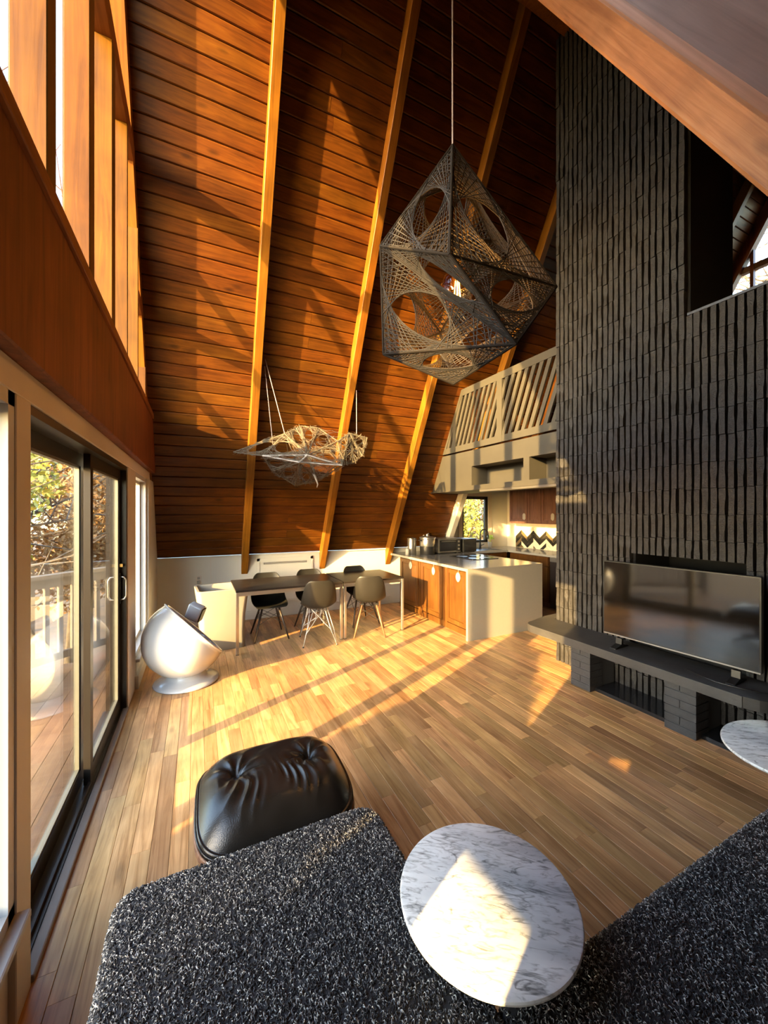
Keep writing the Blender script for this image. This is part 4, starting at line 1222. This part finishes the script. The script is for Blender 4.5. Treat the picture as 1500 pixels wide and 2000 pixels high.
# ------------------------------------------------------------------ kitchen
KX0, KX1 = 3.10, 4.42
KY0, KY1 = 3.93, 6.19
wt = thing('worktop', 'white quartz worktop running from the waterfall end round to the sink', 'worktop', (0, 0, 0))
m_ = MB().prism([(KX0, KY0), (KX1, KY0), (KX1, 5.58), (5.36, 5.58), (5.36, 3.2), (5.99, 3.2), (5.99, DY - 0.005), (4.38, DY - 0.005), (4.38, KY1), (KX0, KY1)], 'z', 0.885, 0.92)
m_.build('top_slab', M_QUARTZ, wt)
MB().box(KX0, KX1, KY0, KY0 + 0.035, 0.0, 0.885).build('waterfall_panel', M_QUARTZ, wt)
def leaf_tag(parent, y, z, w, h, x):
    pts = []
    for k in range(14):
        a = 2 * math.pi * k / 14
        pts.append((y + w * math.sin(a) * (1 - 0.25 * math.cos(a) ** 2), z + h * math.cos(a)))
    o = MB().prism(pts, 'x', x - 0.012, x - 0.004).build('handle', M_WPLAST, parent)
    o['label'] = 'white leaf shaped pull'
    MB().tube([(x - 0.006, y, z + h), (x - 0.008, y - 0.006, z + h + 0.03), (x - 0.002, y - 0.01, z + h + 0.045)], 0.003, 6).build('hanger', M_WPLAST, o)
def panel_door(parent, axis, u0, u1, z0, z1, face, mat, arched=False):
    """raised panel door; axis 'x' = lies in a plane x=face, front towards -x"""
    d = MB().box(face, face + 0.018, u0, u1, z0, z1).build('door', mat, parent, bevel=0.002, seg=1)
    w = 0.055
    f_ = MB()
    for a in ((u0, u0 + w, z0, z1), (u1 - w, u1, z0, z1), (u0 + w, u1 - w, z1 - w, z1), (u0 + w, u1 - w, z0, z0 + w)):
        f_.box(face - 0.010, face, a[0], a[1], a[2], a[3])
    f_.build('door_frame', mat, d)
    MB().box(face - 0.006, face, u0 + w + 0.02, u1 - w - 0.02, z0 + w + 0.02, z1 - w - 0.02).build('raised_panel', mat, d, bevel=0.005, seg=1)
    return d
cabs = [(3.975, 4.53, 'oak base cabinet under the peninsula, next to the white waterfall panel', (4.20, 0.10, 0.05, 0.066)),
        (4.54, 5.20, 'oak base cabinet in the middle of the peninsula', (4.80, 0.10, 0.042, 0.06)),
        (5.21, 5.88, 'oak base cabinet at the knee wall end of the peninsula', (5.48, 0.10, 0.045, 0.062))]
for (a, b_, lab, tg) in cabs:
    t = thing('base_cabinet', lab, 'cabinet', (0, 0, 0), 0, 'oak base cabinets of the peninsula')
    MB().box(3.19, 3.75, a, b_, 0.10, 0.884).build('carcass', M_CAB, t)
    MB().box(3.215, 3.7, a, b_, 0.0, 0.10).build('plinth', M_CAB, t)
    MB().box(3.172, 3.19, a, a + 0.05, 0.10, 0.884).build('stile', M_CAB, t)
    MB().box(3.172, 3.19, b_ - 0.05, b_, 0.10, 0.884).build('stile', M_CAB, t)
    MB().box(3.168, 3.19, a, b_, 0.02, 0.10).build('toe_rail', M_CAB, t)
    d = panel_door(t, 'x', a + 0.055, b_ - 0.055, 0.12, 0.86, 3.168, M_CAB)
    leaf_tag(d, tg[0], 0.775, tg[2], tg[3], 3.158)
# back run
for i, (a, b_, lab) in enumerate(((4.66, 5.56, 'oak base cabinet of the kitchen back run, beside the dishwasher'),)):
    t = thing('base_cabinet', lab, 'cabinet', (0, 0, 0))
    MB().box(5.40, 5.98, a, b_, 0.10, 0.884).build('carcass', M_CAB, t)
    MB().box(5.45, 5.95, a, b_, 0.0, 0.10).build('plinth', M_CABD, t)
    MB().box(5.380, 5.40, a + 0.01, b_ - 0.01, 0.72, 0.87).build('drawer', M_CAB, t, bevel=0.003, seg=1)
    for u0, u1 in ((a + 0.01, (a + b_) / 2 - 0.005), ((a + b_) / 2 + 0.005, b_ - 0.01)):
        panel_door(t, 'x', u0, u1, 0.12, 0.70, 5.382, M_CAB)
t = thing('base_cabinet', 'oak base cabinet under the sink below the kitchen window', 'cabinet', (0, 0, 0))
MB().box(4.46, 5.36, 5.62, 6.22, 0.10, 0.884).build('carcass', M_CAB, t)
MB().box(4.48, 5.34, 5.66, 6.2, 0.0, 0.10).build('plinth', M_CABD, t)
for u0, u1 in ((4.47, 4.90), (4.92, 5.35)):
    MB().box(u0, u1, 5.602, 5.62, 0.12, 0.86).build('door', M_CAB, t, bevel=0.003, seg=1)
t = thing('dishwasher', 'dark fronted dishwasher half hidden by the chimney', 'dishwasher', (0, 0, 0))
MB().box(5.40, 5.95, 3.95, 4.64, 0.02, 0.884).build('body', M_BLACK, t)
MB().box(5.372, 5.40, 3.97, 4.62, 0.10, 0.80).build('door', M_DWASH, t, bevel=0.004, seg=1)
MB().box(5.372, 5.40, 3.97, 4.62, 0.81, 0.88).build('control_panel', M_GREY, t)
# upper cabinets
for (a, b_, lab, doors) in ((4.73, 5.86, 'dark brown upper cabinet in the kitchen corner', ((5.40, 5.85, 1), (5.075, 5.39, 0), (4.74, 5.065, 1))),
                            (4.05, 4.72, 'dark brown upper cabinet partly behind the chimney', ((4.39, 4.71, 0), (4.06, 4.38, 0)))):
    t = thing('upper_cabinet', lab, 'cabinet', (0, 0, 0), 0, 'dark upper cabinets')
    MB().box(5.69, 5.99, a, b_, 1.43, 2.16).build('carcass', M_CABD, t)
    for (u0, u1, hd_) in doors:
        d = panel_door(t, 'x', u0, u1, 1.44, 2.15, 5.672, M_CABD)
        if hd_:
            hy_ = u0 + 0.06
            o = MB().prism([(hy_ - 0.035, 1.52), (hy_ - 0.035, 1.60), (hy_ - 0.015, 1.625), (hy_ + 0.015, 1.625), (hy_ + 0.035, 1.60), (hy_ + 0.035, 1.52), (hy_, 1.495)], 'x', 5.648, 5.660).build('handle', M_WPLAST, d)
            o['label'] = 'white pointed pull'
# backsplash of chevron tiles
bs = thing('backsplash', 'chevron tile backsplash of black, cream and bronze tiles', 'backsplash', (0, 0, 0))
MB().box(5.985, 5.998, 3.95, 6.02, 0.922, 1.42).build('backing', M_TILEB, bs)
rr = random.Random(5)
pw = 0.155; hh = 0.13; tk = 0.075
for ci in range(13):
    y0 = 6.0 - ci * pw; y1 = y0 - pw
    up = ci % 2
    for r_ in range(-2, 5):
        za = 0.93 + r_ * tk + (hh if up else 0); zb_ = 0.93 + r_ * tk + (0 if up else hh)
        poly = [(y0 - 0.002, za), (y1 + 0.002, zb_), (y1 + 0.002, zb_ + tk - 0.006), (y0 - 0.002, za + tk - 0.006)]
        poly = clip_poly(poly, 0, -1, -0.926); poly = clip_poly(poly, 0, 1, 1.36)
        if len(poly) >= 3:
            mt = M_TILEB if r_ >= 3 else (M_TILEA if r_ in (1, 2) else rr.choice([M_TILEB, M_TILEA, M_TILEC]))
            if mt is M_TILEA and rr.random() < 0.12: mt = M_TILEC
            MB().prism(poly, 'x', 5.976, 5.985).build('tile', mt, bs)
# cooktop, faucet and the things on the worktop
t = thing('cooktop', 'black glass cooktop let into the peninsula worktop', 'cooktop', (4.0, 4.93, 0.92))
MB().prism(rounded(-0.26, 0.26, -0.30, 0.30, 0.015), 'z', 0.0, 0.008).build('glass_top', M_BLACKG, t)
for (a, b_, r_) in ((-0.12, 0.14, 0.09), (0.12, 0.14, 0.07), (-0.12, -0.14, 0.07), (0.12, -0.14, 0.09)):
    MB().lathe([(r_ - 0.004, 0.0082), (r_, 0.0086), (r_ - 0.004, 0.009)], 32, (a, b_, 0)).build('burner_ring', M_GREY, t)
fx, fy = 5.02, 5.98
t = thing('kitchen_faucet', 'black gooseneck kitchen faucet in front of the window', 'faucet', (fx, fy, 0.92))
MB().lathe([(0.032, 0), (0.032, 0.012), (0.022, 0.02), (0.020, 0.10), (0.014, 0.11)], 20).build('base', M_BLACK, t, smooth=True)
pts = [(0, 0, 0.10), (0, 0, 0.30)] + [(0.085 - 0.085 * math.cos(R(a)), -0.03 * a / 180, 0.30 + 0.085 * math.sin(R(a))) for a in range(20, 181, 20)] + [(0.172, -0.03, 0.26)]
MB().tube(pts, 0.013, 10).build('spout', M_BLACK, t, smooth=True)
MB().lathe([(0.015, 0.20), (0.020, 0.22), (0.016, 0.27)], 14, (0.172, -0.03, 0)).build('spray_head', M_BLACK, t, smooth=True)
MB().tube([(0.02, -0.01, 0.07), (0.06, -0.05, 0.10)], 0.007, 8).build('lever', M_BLACK, t)
t = thing('sink', 'steel sink let into the worktop under the window', 'sink', (4.96, 5.82, 0.921))
f_ = MB()
for a in ((-0.33, 0.33, -0.17, -0.15), (-0.33, 0.33, 0.11, 0.13), (-0.33, -0.31, -0.15, 0.11), (0.31, 0.33, -0.15, 0.11)): f_.box(a[0], a[1], a[2], a[3], 0.0, 0.006)
f_.build('rim', M_GREY, t)
MB().box(-0.31, 0.31, -0.15, 0.11, 0.0, 0.002).build('basin', M_BLACK, t)
t = thing('herb_pot', 'bright green herb in a pale pot beside the faucet', 'plant', (5.36, 6.08, 0.92))
MB().lathe([(0.035, 0), (0.045, 0.10), (0.047, 0.12), (0.040, 0.12), (0.036, 0.10)], 20).build('pot', M_WPLAST, t, smooth=True)
rr = random.Random(2)
fl = MB()
for k in range(70):
    a = rr.uniform(0, 6.28); e_ = rr.uniform(-0.2, 1.4); d_ = rr.uniform(0.03, 0.085)
    p = Vector((math.cos(a) * math.cos(e_) * d_, math.sin(a) * math.cos(e_) * d_, 0.19 + math.sin(e_) * d_))
    t1 = Vector((rr.gauss(0, 1), rr.gauss(0, 1), rr.gauss(0, 1))).normalized() * 0.022
    t2 = t1.orthogonal().normalized() * 0.012
    fl.add([p - t1, p + t2, p + t1, p - t2], [(0, 1, 2, 3)])
fl.build('leaves', M_CLEARP, t)
MB().tube([(0, 0, 0.1), (0.004, 0, 0.2)], 0.006, 6).build('stem', M_CLEARP, t)
def bottle(name, label, loc, prof_, mat, capm, capz):
    t = thing(name, label, 'bottle', (loc[0], loc[1], 0.92))
    MB().lathe(prof_, 20).build('body', mat, t, smooth=True)
    MB().lathe([(0.012, capz), (0.014, capz + 0.004), (0.014, capz + 0.03), (0.010, capz + 0.034)], 14).build('cap', capm, t, smooth=True)
    return t
bottle('soap_bottle', 'dark soap bottle to the left of the faucet', (4.66, 6.02), [(0.03, 0), (0.032, 0.01), (0.032, 0.11), (0.012, 0.14), (0.012, 0.15)], M_BLACK, M_STEEL, 0.15)
bottle('soap_bottle', 'short steel soap bottle at the sink edge', (4.76, 5.98), [(0.026, 0), (0.028, 0.01), (0.028, 0.07), (0.012, 0.09), (0.012, 0.10)], M_STEEL, M_BLACK, 0.10)
bottle('glass_jar', 'small pale jar at the knee wall end of the peninsula', (3.22, 5.70), [(0.034, 0), (0.037, 0.008), (0.037, 0.085), (0.028, 0.105), (0.018, 0.115)], M_WPLAST, M_GREY, 0.115)
# multicooker pair
t = thing('pressure_cooker', 'tall steel pressure cooker with a black base beside the toaster oven', 'cooker', (3.58, 5.64, 0.92))
MB().lathe([(0.125, 0.0), (0.13, 0.01), (0.13, 0.14)], 32).build('base', M_BLACK, t, smooth=True, auto=40)
MB().lathe([(0.128, 0.141), (0.132, 0.15), (0.132, 0.27), (0.128, 0.275)], 32).build('pot', M_STEEL, t, smooth=True, auto=40)
MB().lathe([(0.14, 0.276), (0.14, 0.295), (0.10, 0.31), (0.03, 0.315), (0.025, 0.35), (0.0001, 0.352)], 32).build('lid', M_STEEL, t, smooth=True, auto=40)
for s2 in (-1, 1):
    MB().tube([(s2 * 0.125, -0.03, 0.24), (s2 * 0.165, -0.02, 0.245), (s2 * 0.165, 0.02, 0.245), (s2 * 0.125, 0.03, 0.24)], 0.008, 8).build('handle', M_BLACK, t)
t = thing('coffee_canister', 'steel canister standing left of the pressure cooker', 'canister', (3.36, 5.80, 0.92))
MB().lathe([(0.075, 0), (0.078, 0.01), (0.078, 0.25), (0.070, 0.265)], 28).build('body', M_STEEL, t, smooth=True, auto=40)
MB().lathe([(0.079, 0.251), (0.080, 0.275), (0.03, 0.285), (0.0001, 0.285)], 28).build('lid', M_GREY, t, smooth=True, auto=40)
t = thing('toaster_oven', 'steel toaster oven with a dark glass door', 'oven', (4.00, 5.76, 0.935), R(3))
MB().box(-0.245, 0.245, -0.18, 0.18, 0, 0.25).build('body', M_GREY, t, bevel=0.008, seg=2)
MB().box(-0.225, 0.135, -0.19, -0.18, 0.03, 0.22).build('door', M_BLACKG, t)
MB().tube([(-0.20, -0.205, 0.20), (0.11, -0.205, 0.20)], 0.008, 8).build('handle', M_STEEL, t)
MB().box(0.145, 0.235, -0.186, -0.18, 0.02, 0.23).build('control_panel', M_BLACK, t)
for k in range(3):
    MB().tube([(0.19, -0.186, 0.06 + 0.065 * k), (0.19, -0.20, 0.06 + 0.065 * k)], 0.018, 14).build('knob', M_STEEL, t)
for a in (-0.2, 0.2):
    for b_ in (-0.14, 0.14): MB().lathe([(0.015, -0.015), (0.015, 0.0)], 10, (a, b_, 0)).build('foot', M_BLACK, t)
t = thing('microwave', 'black microwave box right of the toaster oven', 'microwave', (4.45, 5.765, 0.92), R(4))
MB().box(-0.16, 0.16, -0.17, 0.17, 0.01, 0.245).build('body', M_BLACK, t, bevel=0.006, seg=2)
MB().box(-0.13, 0.13, -0.178, -0.17, 0.03, 0.225).build('door', M_BLACKG, t)
MB().box(-0.14, 0.14, -0.15, 0.15, 0.0, 0.01).build('foot', M_BLACK, t)
for i, (x, y, h_, lab) in enumerate(((3.86, 6.05, 0.34, 'tall steel pepper mill behind the toaster oven'), (3.78, 6.08, 0.31, 'short steel pepper mill behind the pressure cooker'))):
    t = thing('pepper_mill', lab, 'mill', (x, y, 0.92))
    MB().lathe([(0.026, 0), (0.024, 0.05), (0.016, h_ * 0.5), (0.022, h_ * 0.75), (0.02, h_ * 0.9)], 16).build('body', M_STEEL, t, smooth=True)
    MB().lathe([(0.012, h_ * 0.9), (0.02, h_ * 0.94), (0.012, h_), (0.0001, h_)], 16).build('knob', M_STEEL, t, smooth=True)

# ------------------------------------------------------------------ big string pendant
def pix(x, y, d):
    u = (x - 750) / 750.0; v = (1000 - y) / 750.0
    return Vector((SN + CS * u, CS - SN * u, v)) * d + Vector((0, 0, H))
LD = 2.30
pv = {'T': pix(884, 283, LD), 'L': pix(743, 480, LD - 0.05), 'R': pix(1087, 560, LD + 0.05), 'M': pix(878, 497, LD - 0.42),
      'Q': pix(1008, 672, LD - 0.34), 'S': pix(749, 692, LD + 0.02), 'B': pix(886, 750, LD - 0.06), 'K': pix(960, 470, LD + 0.42), 'J': pix(860, 650, LD + 0.40)}
lampc = pix(884, 520, LD)
pend = thing('string_pendant_lamp', 'large black string art polyhedron lamp with a glowing globe bulb', 'lamp', (0, 0, 0))
pf = [('T', 'L', 'M'), ('T', 'M', 'R'), ('L', 'Q', 'M'), ('M', 'Q', 'R'), ('L', 'S', 'Q'), ('S', 'B', 'Q'), ('Q', 'B', 'R'),
      ('T', 'K', 'L'), ('T', 'R', 'K'), ('K', 'J', 'L'), ('L', 'J', 'S'), ('J', 'B', 'S'), ('K', 'R', 'J'), ('R', 'B', 'J')]
ed = set()
for f_ in pf:
    for i in range(3): ed.add(tuple(sorted((f_[i], f_[(i + 1) % 3]))))
rr = random.Random(21)
for a, b_ in sorted(ed):
    MB().tube([pv[a], pv[b_]], 0.0075, 6).build('rod', M_ROD, pend)
def strings(verts, faces, rad, n0, mat, name, parent, reach=(0.80, 1.0), jit=0.004, seed=1, sides=3):
    q = random.Random(seed)
    for fi, f_ in enumerate(faces):
        m_ = MB()
        for c_ in range(3):
            A_, B_, D_ = verts[f_[c_]], verts[f_[(c_ + 1) % 3]], verts[f_[(c_ + 2) % 3]]
            L1 = q.uniform(*reach); L2 = q.uniform(*reach)
            n = n0
            for k in range(n):
                s_ = (k + 0.5) / n
                p = A_.lerp(B_, L1 * s_); r_ = A_.lerp(D_, L2 * (1 - s_))
                j = Vector((q.uniform(-jit, jit), q.uniform(-jit, jit), q.uniform(-jit, jit)))
                m_.tube([p + j, r_ - j], rad, sides, cap=False)
            # parallel wraps hugging the corner
            for k in range(n // 2):
                s_ = (k + 1) / (n / 2)
                p = A_.lerp(B_, 0.30 * s_); r_ = A_.lerp(D_, 0.30 * s_ + q.uniform(-0.03, 0.03))
                m_.tube([p, r_], rad, sides, cap=False)
        m_.build(name, mat, parent)
strings(pv, pf, 0.0030, 19, M_STRING, 'string_web', pend, (0.84, 1.0), 0.004, 4)
ceil_z = 1 + (lampc.y - Y2) * TAN
MB().tube([(lampc.x, lampc.y, ceil_z), tuple(pv['T'])], 0.005, 8).build('suspension_cable', M_CORDG, pend)
MB().lathe([(0.05, -0.02), (0.05, 0.0), (0.012, 0.0)], 20, (lampc.x, lampc.y, ceil_z - 0.01)).build('ceiling_rose', M_ROD, pend)
bx = pix(893, 566, LD)
MB().tube([tuple(pv['T']), (bx.x, bx.y, bx.z + 0.235)], 0.004, 6).build('lamp_cord', M_ROD, pend)
soc = MB().lathe([(0.018, 0.145), (0.024, 0.165), (0.024, 0.225), (0.010, 0.24)], 18, tuple(bx)).build('socket', M_BRASS, pend, smooth=True)
bulb = MB().lathe([(0.018, 0.15), (0.03, 0.13), (0.075, 0.085), (0.098, 0.03), (0.095, -0.035), (0.07, -0.09), (0.035, -0.122), (0.0001, -0.13)], 32, tuple(bx)).build('bulb', M_AMBER, pend, smooth=True)
fm = MB()
for k in range(6):
    a = 2 * math.pi * k / 6
    fm.tube([(bx.x + 0.012 * math.cos(a), bx.y + 0.012 * math.sin(a), bx.z + 0.05), (bx.x + 0.022 * math.cos(a), bx.y + 0.022 * math.sin(a), bx.z - 0.055)], 0.0022, 5)
fm.build('filament', M_FIL, bulb)
pl = bpy.data.lights.new('bulb_light', 'POINT'); pl.energy = 22; pl.color = (1.0, 0.55, 0.2); pl.shadow_soft_size = 0.03
plo = bpy.data.objects.new('bulb_light', pl); C.objects.link(plo); plo.location = (bx.x, bx.y, bx.z - 0.02); plo.parent = pend

# ------------------------------------------------------------------ tan net sculpture over the dining table
D2 = 4.72
def q2(x, y, dd=0.0): return pix(x, y, D2 + dd)
nv = {'tail': q2(456, 883, 0.05), 'a': q2(513, 890, -0.10), 'b': q2(556, 847, 0.02), 'c': q2(588, 832, 0.18), 'd': q2(622, 836, 0.22), 'e': q2(660, 862, 0.0),
      'f': q2(682, 846, 0.10), 'g': q2(717, 855, 0.18), 'h': q2(708, 890, 0.05), 'i': q2(690, 904, -0.05), 'j': q2(668, 909, -0.22), 'k': q2(620, 940, 0.0),
      'l': q2(576, 948, 0.12), 'm': q2(532, 920, 0.05), 'n': q2(600, 889, -0.30), 'o': q2(585, 903, -0.34), 'p': q2(600, 880, 0.42), 'q': q2(690, 880, 0.35)}
net = thing('net_sculpture', 'tan string and stick sculpture hanging over the dining table', 'sculpture', (0, 0, 0))
nf = [('tail', 'a', 'b'), ('a', 'b', 'n'), ('b', 'c', 'n'), ('c', 'd', 'n'), ('d', 'e', 'n'), ('n', 'e', 'j'), ('a', 'n', 'o'), ('n', 'j', 'o'), ('o', 'j', 'k'), ('o', 'k', 'l'),
      ('a', 'o', 'm'), ('o', 'l', 'm'), ('e', 'f', 'j'), ('f', 'g', 'h'), ('f', 'h', 'i'), ('f', 'i', 'j'), ('b', 'p', 'c'), ('a', 'm', 'p'), ('m', 'l', 'p'), ('l', 'k', 'p'), ('p', 'q', 'k'), ('g', 'h', 'q'), ('e', 'f', 'q')]
es_ = set()
for f_ in nf:
    for i in range(3): es_.add(tuple(sorted((f_[i], f_[(i + 1) % 3]))))
white = {('a', 'n'), ('a', 'o'), ('j', 'o'), ('j', 'n'), ('n', 'o')}
for e_ in sorted(es_):
    if e_ in white:
        MB().tube([nv[e_[0]], nv[e_[1]]], 0.0095, 6).build('stick', M_STICK, net)
    else:
        MB().tube([nv[e_[0]], nv[e_[1]]], 0.0065, 5).build('stick', M_TAN, net)
strings(nv, nf, 0.0021, 11, M_TAN, 'string_web', net, (0.7, 1.0), 0.028, 9)
wq = random.Random(31); wsp = MB(); keys = list(nv)
for k in range(90):
    a, b_ = wq.sample(keys[1:], 2)
    pa, pb = nv[a].lerp(nv[b_], wq.uniform(0, 0.35)), nv[b_].lerp(nv[a], wq.uniform(0, 0.35))
    if (pa - pb).length < 0.75:
        wsp.tube([pa, pa.lerp(pb, 0.5) - Vector((0, 0, wq.uniform(0, 0.05))), pb], 0.0017, 3, cap=False)
wsp.build('loose_strands', M_TAN, net)
MB().tube([q2(612, 925, -0.1), q2(616, 932, -0.12), q2(621, 946, -0.1), q2(619, 952, -0.1)], [0.016, 0.014, 0.008, 0.004], 8).build('driftwood', M_STICK, net, smooth=True)
def on_roof(x, y):
    u = (x - 750) / 750.0; v = (1000 - y) / 750.0
    rx, ry = SN + CS * u, CS - SN * u
    t_ = (Y1 - (H - 1) / TAN) / (ry + v / TAN)
    return Vector((rx * t_, ry * t_, H + v * t_))
for a, b_ in ((on_roof(518, 702), nv['b']), (on_roof(517, 715), q2(533, 868, 0.05)), (on_roof(696, 745), nv['f'] + Vector((0.1, 0, 0)))):
    MB().tube([a, b_], 0.0042, 6).build('suspension_cord', M_CORDG, net)

# ------------------------------------------------------------------ outside: deck, rail, ground, trees
dk = struct('deck', 'timber deck outside the sliding door', 'deck')
rr = random.Random(4)
x = GX - 0.08
dz = -0.10
while x > -3.3:
    y1_ = min(6.6, 5.95 + (x + 0.8) * 1.0 + 0.1)
    MB().box(x - 0.137, x, -2.5, y1_, dz - 0.03, dz).build('deck_board', M_DECK, dk)
    x -= 0.142
MB().box(-3.3, GX - 0.1, -2.5, 2.5, dz - 0.2, dz - 0.04).build('deck_joist', M_RAILO, dk)
dr = thing('deck_railing', 'weathered deck railing with square balusters seen through the sliding door', 'railing', (0, 0, 0))
p0, p1 = Vector((-3.3, 3.48, 0)), Vector((-0.85, 5.93, 0))
dirv = (p1 - p0).normalized(); ln_ = (p1 - p0).length
def obox(mb, c_, half_t, half_n, z0, z1):
    nrm_ = Vector((-dirv.y, dirv.x, 0))
    pts = [c_ + dirv * a * half_t + nrm_ * b * half_n for a, b in ((-1, -1), (1, -1), (1, 1), (-1, 1))]
    mb.add([(p.x, p.y, z0) for p in pts] + [(p.x, p.y, z1) for p in pts], [(3, 2, 1, 0), (4, 5, 6, 7), (0, 1, 5, 4), (1, 2, 6, 5), (2, 3, 7, 6), (3, 0, 4, 7)])
    return mb
mid_ = (p0 + p1) / 2
obox(MB(), mid_, ln_ / 2, 0.06, 0.93, 0.97).build('top_rail', M_RAILO, dr)
obox(MB(), mid_, ln_ / 2, 0.02, 0.83, 0.93).build('rail', M_RAILO, dr)
obox(MB(), mid_, ln_ / 2, 0.02, 0.02, 0.10).build('rail', M_RAILO, dr)
n = int(ln_ / 0.13)
for k in range(n):
    obox(MB(), p0 + dirv * (k + 0.5) * ln_ / n, 0.02, 0.02, 0.10, 0.83).build('baluster', M_RAILO, dr)
for c_ in (p0, mid_, p1): obox(MB(), c_, 0.045, 0.045, dz, 0.93).build('post', M_RAILO, dr)
pp = thing('porch_post', 'slim dark timber post standing on the deck', 'post', (-2.6, 1.21, dz))
MB().box(-0.055, 0.055, -0.055, 0.055, 0, 2.45).build('shaft', M_RAILO, pp, bevel=0.005, seg=1)
MB().box(-0.07, 0.07, -0.07, 0.07, 0, 0.06).build('foot', M_RAILO, pp)
gr = tag(MB().box(-60, 70, -60, 70, -2.4, -2.2).build('ground', M_GROUND), 'leaf covered ground falling away below the house', 'ground', None, 'structure')

def leaves(mb_v, mb_f, rg, c_, rad, n, size):
    c_ = np.array(c_); rad = np.array(rad)
    d_ = rg.normal(size=(n, 3)); d_ /= np.linalg.norm(d_, axis=1)[:, None]
    P = c_ + d_ * rad * (rg.random(n) ** 0.45)[:, None]
    t1 = rg.normal(size=(n, 3)); t1 /= np.linalg.norm(t1, axis=1)[:, None]
    t2 = np.cross(t1, rg.normal(size=(n, 3))); t2 /= np.linalg.norm(t2, axis=1)[:, None]
    s_ = rg.uniform(0.7, 1.3, n)[:, None] * size
    V = np.stack([P - t1 * s_, P + t2 * s_ * 0.5, P + t1 * s_, P - t2 * s_ * 0.5], axis=1)
    o_ = sum(len(a) for a in mb_v)
    mb_v.append(V.reshape(-1, 3)); mb_f.append((np.arange(n * 4).reshape(n, 4)) + o_)
def tree(name, label, x, y, h, crown, n, size, mat, seed, bare=0, base=-2.2, tr=0.11):
    rg = np.random.default_rng(seed); q = random.Random(seed)
    t = thing(name, label, 'tree' if name != 'sun_block_shrub' else 'sun_block_shrub', (x, y, base))
    lean_ = (q.uniform(-0.3, 0.3), q.uniform(-0.3, 0.3)) if name != 'sun_block_shrub' else (0, 0)
    tp_ = [(0, 0, 0), (lean_[0] * 0.4, lean_[1] * 0.4, h * 0.4), (lean_[0], lean_[1], h * 0.85)]
    MB().tube(tp_, [tr, tr * 0.75, tr * 0.25], 9).build('trunk', M_BARK, t, smooth=True)
    br = MB()
    for k in range(14 + bare):
        f_ = q.uniform(0.25, 0.85); a = q.uniform(0, 6.28); l_ = q.uniform(0.6, 1.5) * h * 0.16
        s0 = Vector((lean_[0] * f_, lean_[1] * f_, h * f_))
        e0 = s0 + Vector((math.cos(a) * l_, math.sin(a) * l_, l_ * q.uniform(0.2, 0.9)))
        m0 = s0.lerp(e0, 0.5) + Vector((q.uniform(-.1, .1), q.uniform(-.1, .1), 0.05))
        br.tube([s0, m0, e0], [tr * 0.3, tr * 0.2, tr * 0.07], 5)
        for j in range(3 if not bare else 6):
            g_ = q.uniform(0.4, 1.0); b0 = s0.lerp(e0, g_)
            br.tube([b0, b0 + Vector((q.uniform(-1, 1), q.uniform(-1, 1), q.uniform(-0.2, 1))) * l_ * 0.5], [tr * 0.12, tr * 0.04], 4)
    br.build('branches', M_BARK, t)
    if n:
        vv, ff = [], []
        m = 10
        for k in range(m):
            cc = (crown[0] * q.uniform(-0.6, 0.6) + lean_[0], crown[0] * q.uniform(-0.6, 0.6) + lean_[1], crown[1] + crown[2] * q.uniform(-0.75, 0.75))
            leaves(vv, ff, rg, cc, (crown[0] * 0.55, crown[0] * 0.55, crown[2] * 0.42), n // m, size)
        V = np.concatenate(vv); F = np.concatenate(ff)
        me = bpy.data.meshes.new('foliage'); me.from_pydata(V.tolist(), [], F.tolist()); me.materials.append(mat); me.update()
        o = bpy.data.objects.new('foliage', me); C.objects.link(o); o.parent = t; o['kind'] = 'stuff'
    return t
tree('leafy_tree', 'yellow green leafy tree just beyond the deck rail', -3.0, 8.6, 5.6, (1.5, 3.3, 1.7), 9000, 0.06, M_LEAFY, 1)
tree('leafy_tree', 'russet leaved tree seen through the right door panel', -2.9, 12.2, 6.0, (1.6, 3.4, 1.9), 8000, 0.065, M_LEAFO, 2)
tree('leafy_tree', 'dark green tree behind the deck rail', -4.9, 10.8, 6.5, (1.8, 3.1, 2.0), 8000, 0.07, M_LEAFG, 3)
tree('leafy_tree', 'tall yellow tree far beyond the deck', -6.2, 15.5, 8.5, (2.6, 4.6, 2.6), 9000, 0.10, M_LEAFY, 4)
tree('leafy_tree', 'far russet tree at the edge of the wood', -3.8, 19.0, 8.0, (2.8, 4.0, 3.0), 8000, 0.11, M_LEAFO, 5)
tree('bare_tree', 'bare grey tree reaching above the door', -4.2, 9.6, 11.0, (1, 1, 1), 0, 0, M_LEAFO, 6, bare=34, tr=0.14)
tree('bare_tree', 'bare tree standing outside the tall gable panes', -3.0, 6.9, 10.5, (1, 1, 1), 0, 0, M_LEAFO, 7, bare=30, tr=0.10)
tree('leafy_tree', 'pale russet tree outside the kitchen window', 10.6, 13.4, 7.0, (2.6, 3.6, 2.8), 9000, 0.09, M_LEAFO, 8)
tree('leafy_tree', 'yellow tree outside the kitchen window', 8.4, 12.2, 6.0, (1.8, 3.2, 2.2), 7000, 0.08, M_LEAFY, 9)
tree('bare_tree', 'bare tree outside the loft windows', 16.0, 4.2, 13.0, (1, 1, 1), 0, 0, M_LEAFO, 10, bare=40, tr=0.16)
# unseen bush added on the sunny side to block sun near the sofa
tree('sun_block_shrub', 'dense green bush added out of view to block low sun', -3.9, -0.03, 4.3, (0.62, 3.30, 0.95), 20000, 0.05, M_LEAFG, 12, tr=0.05)
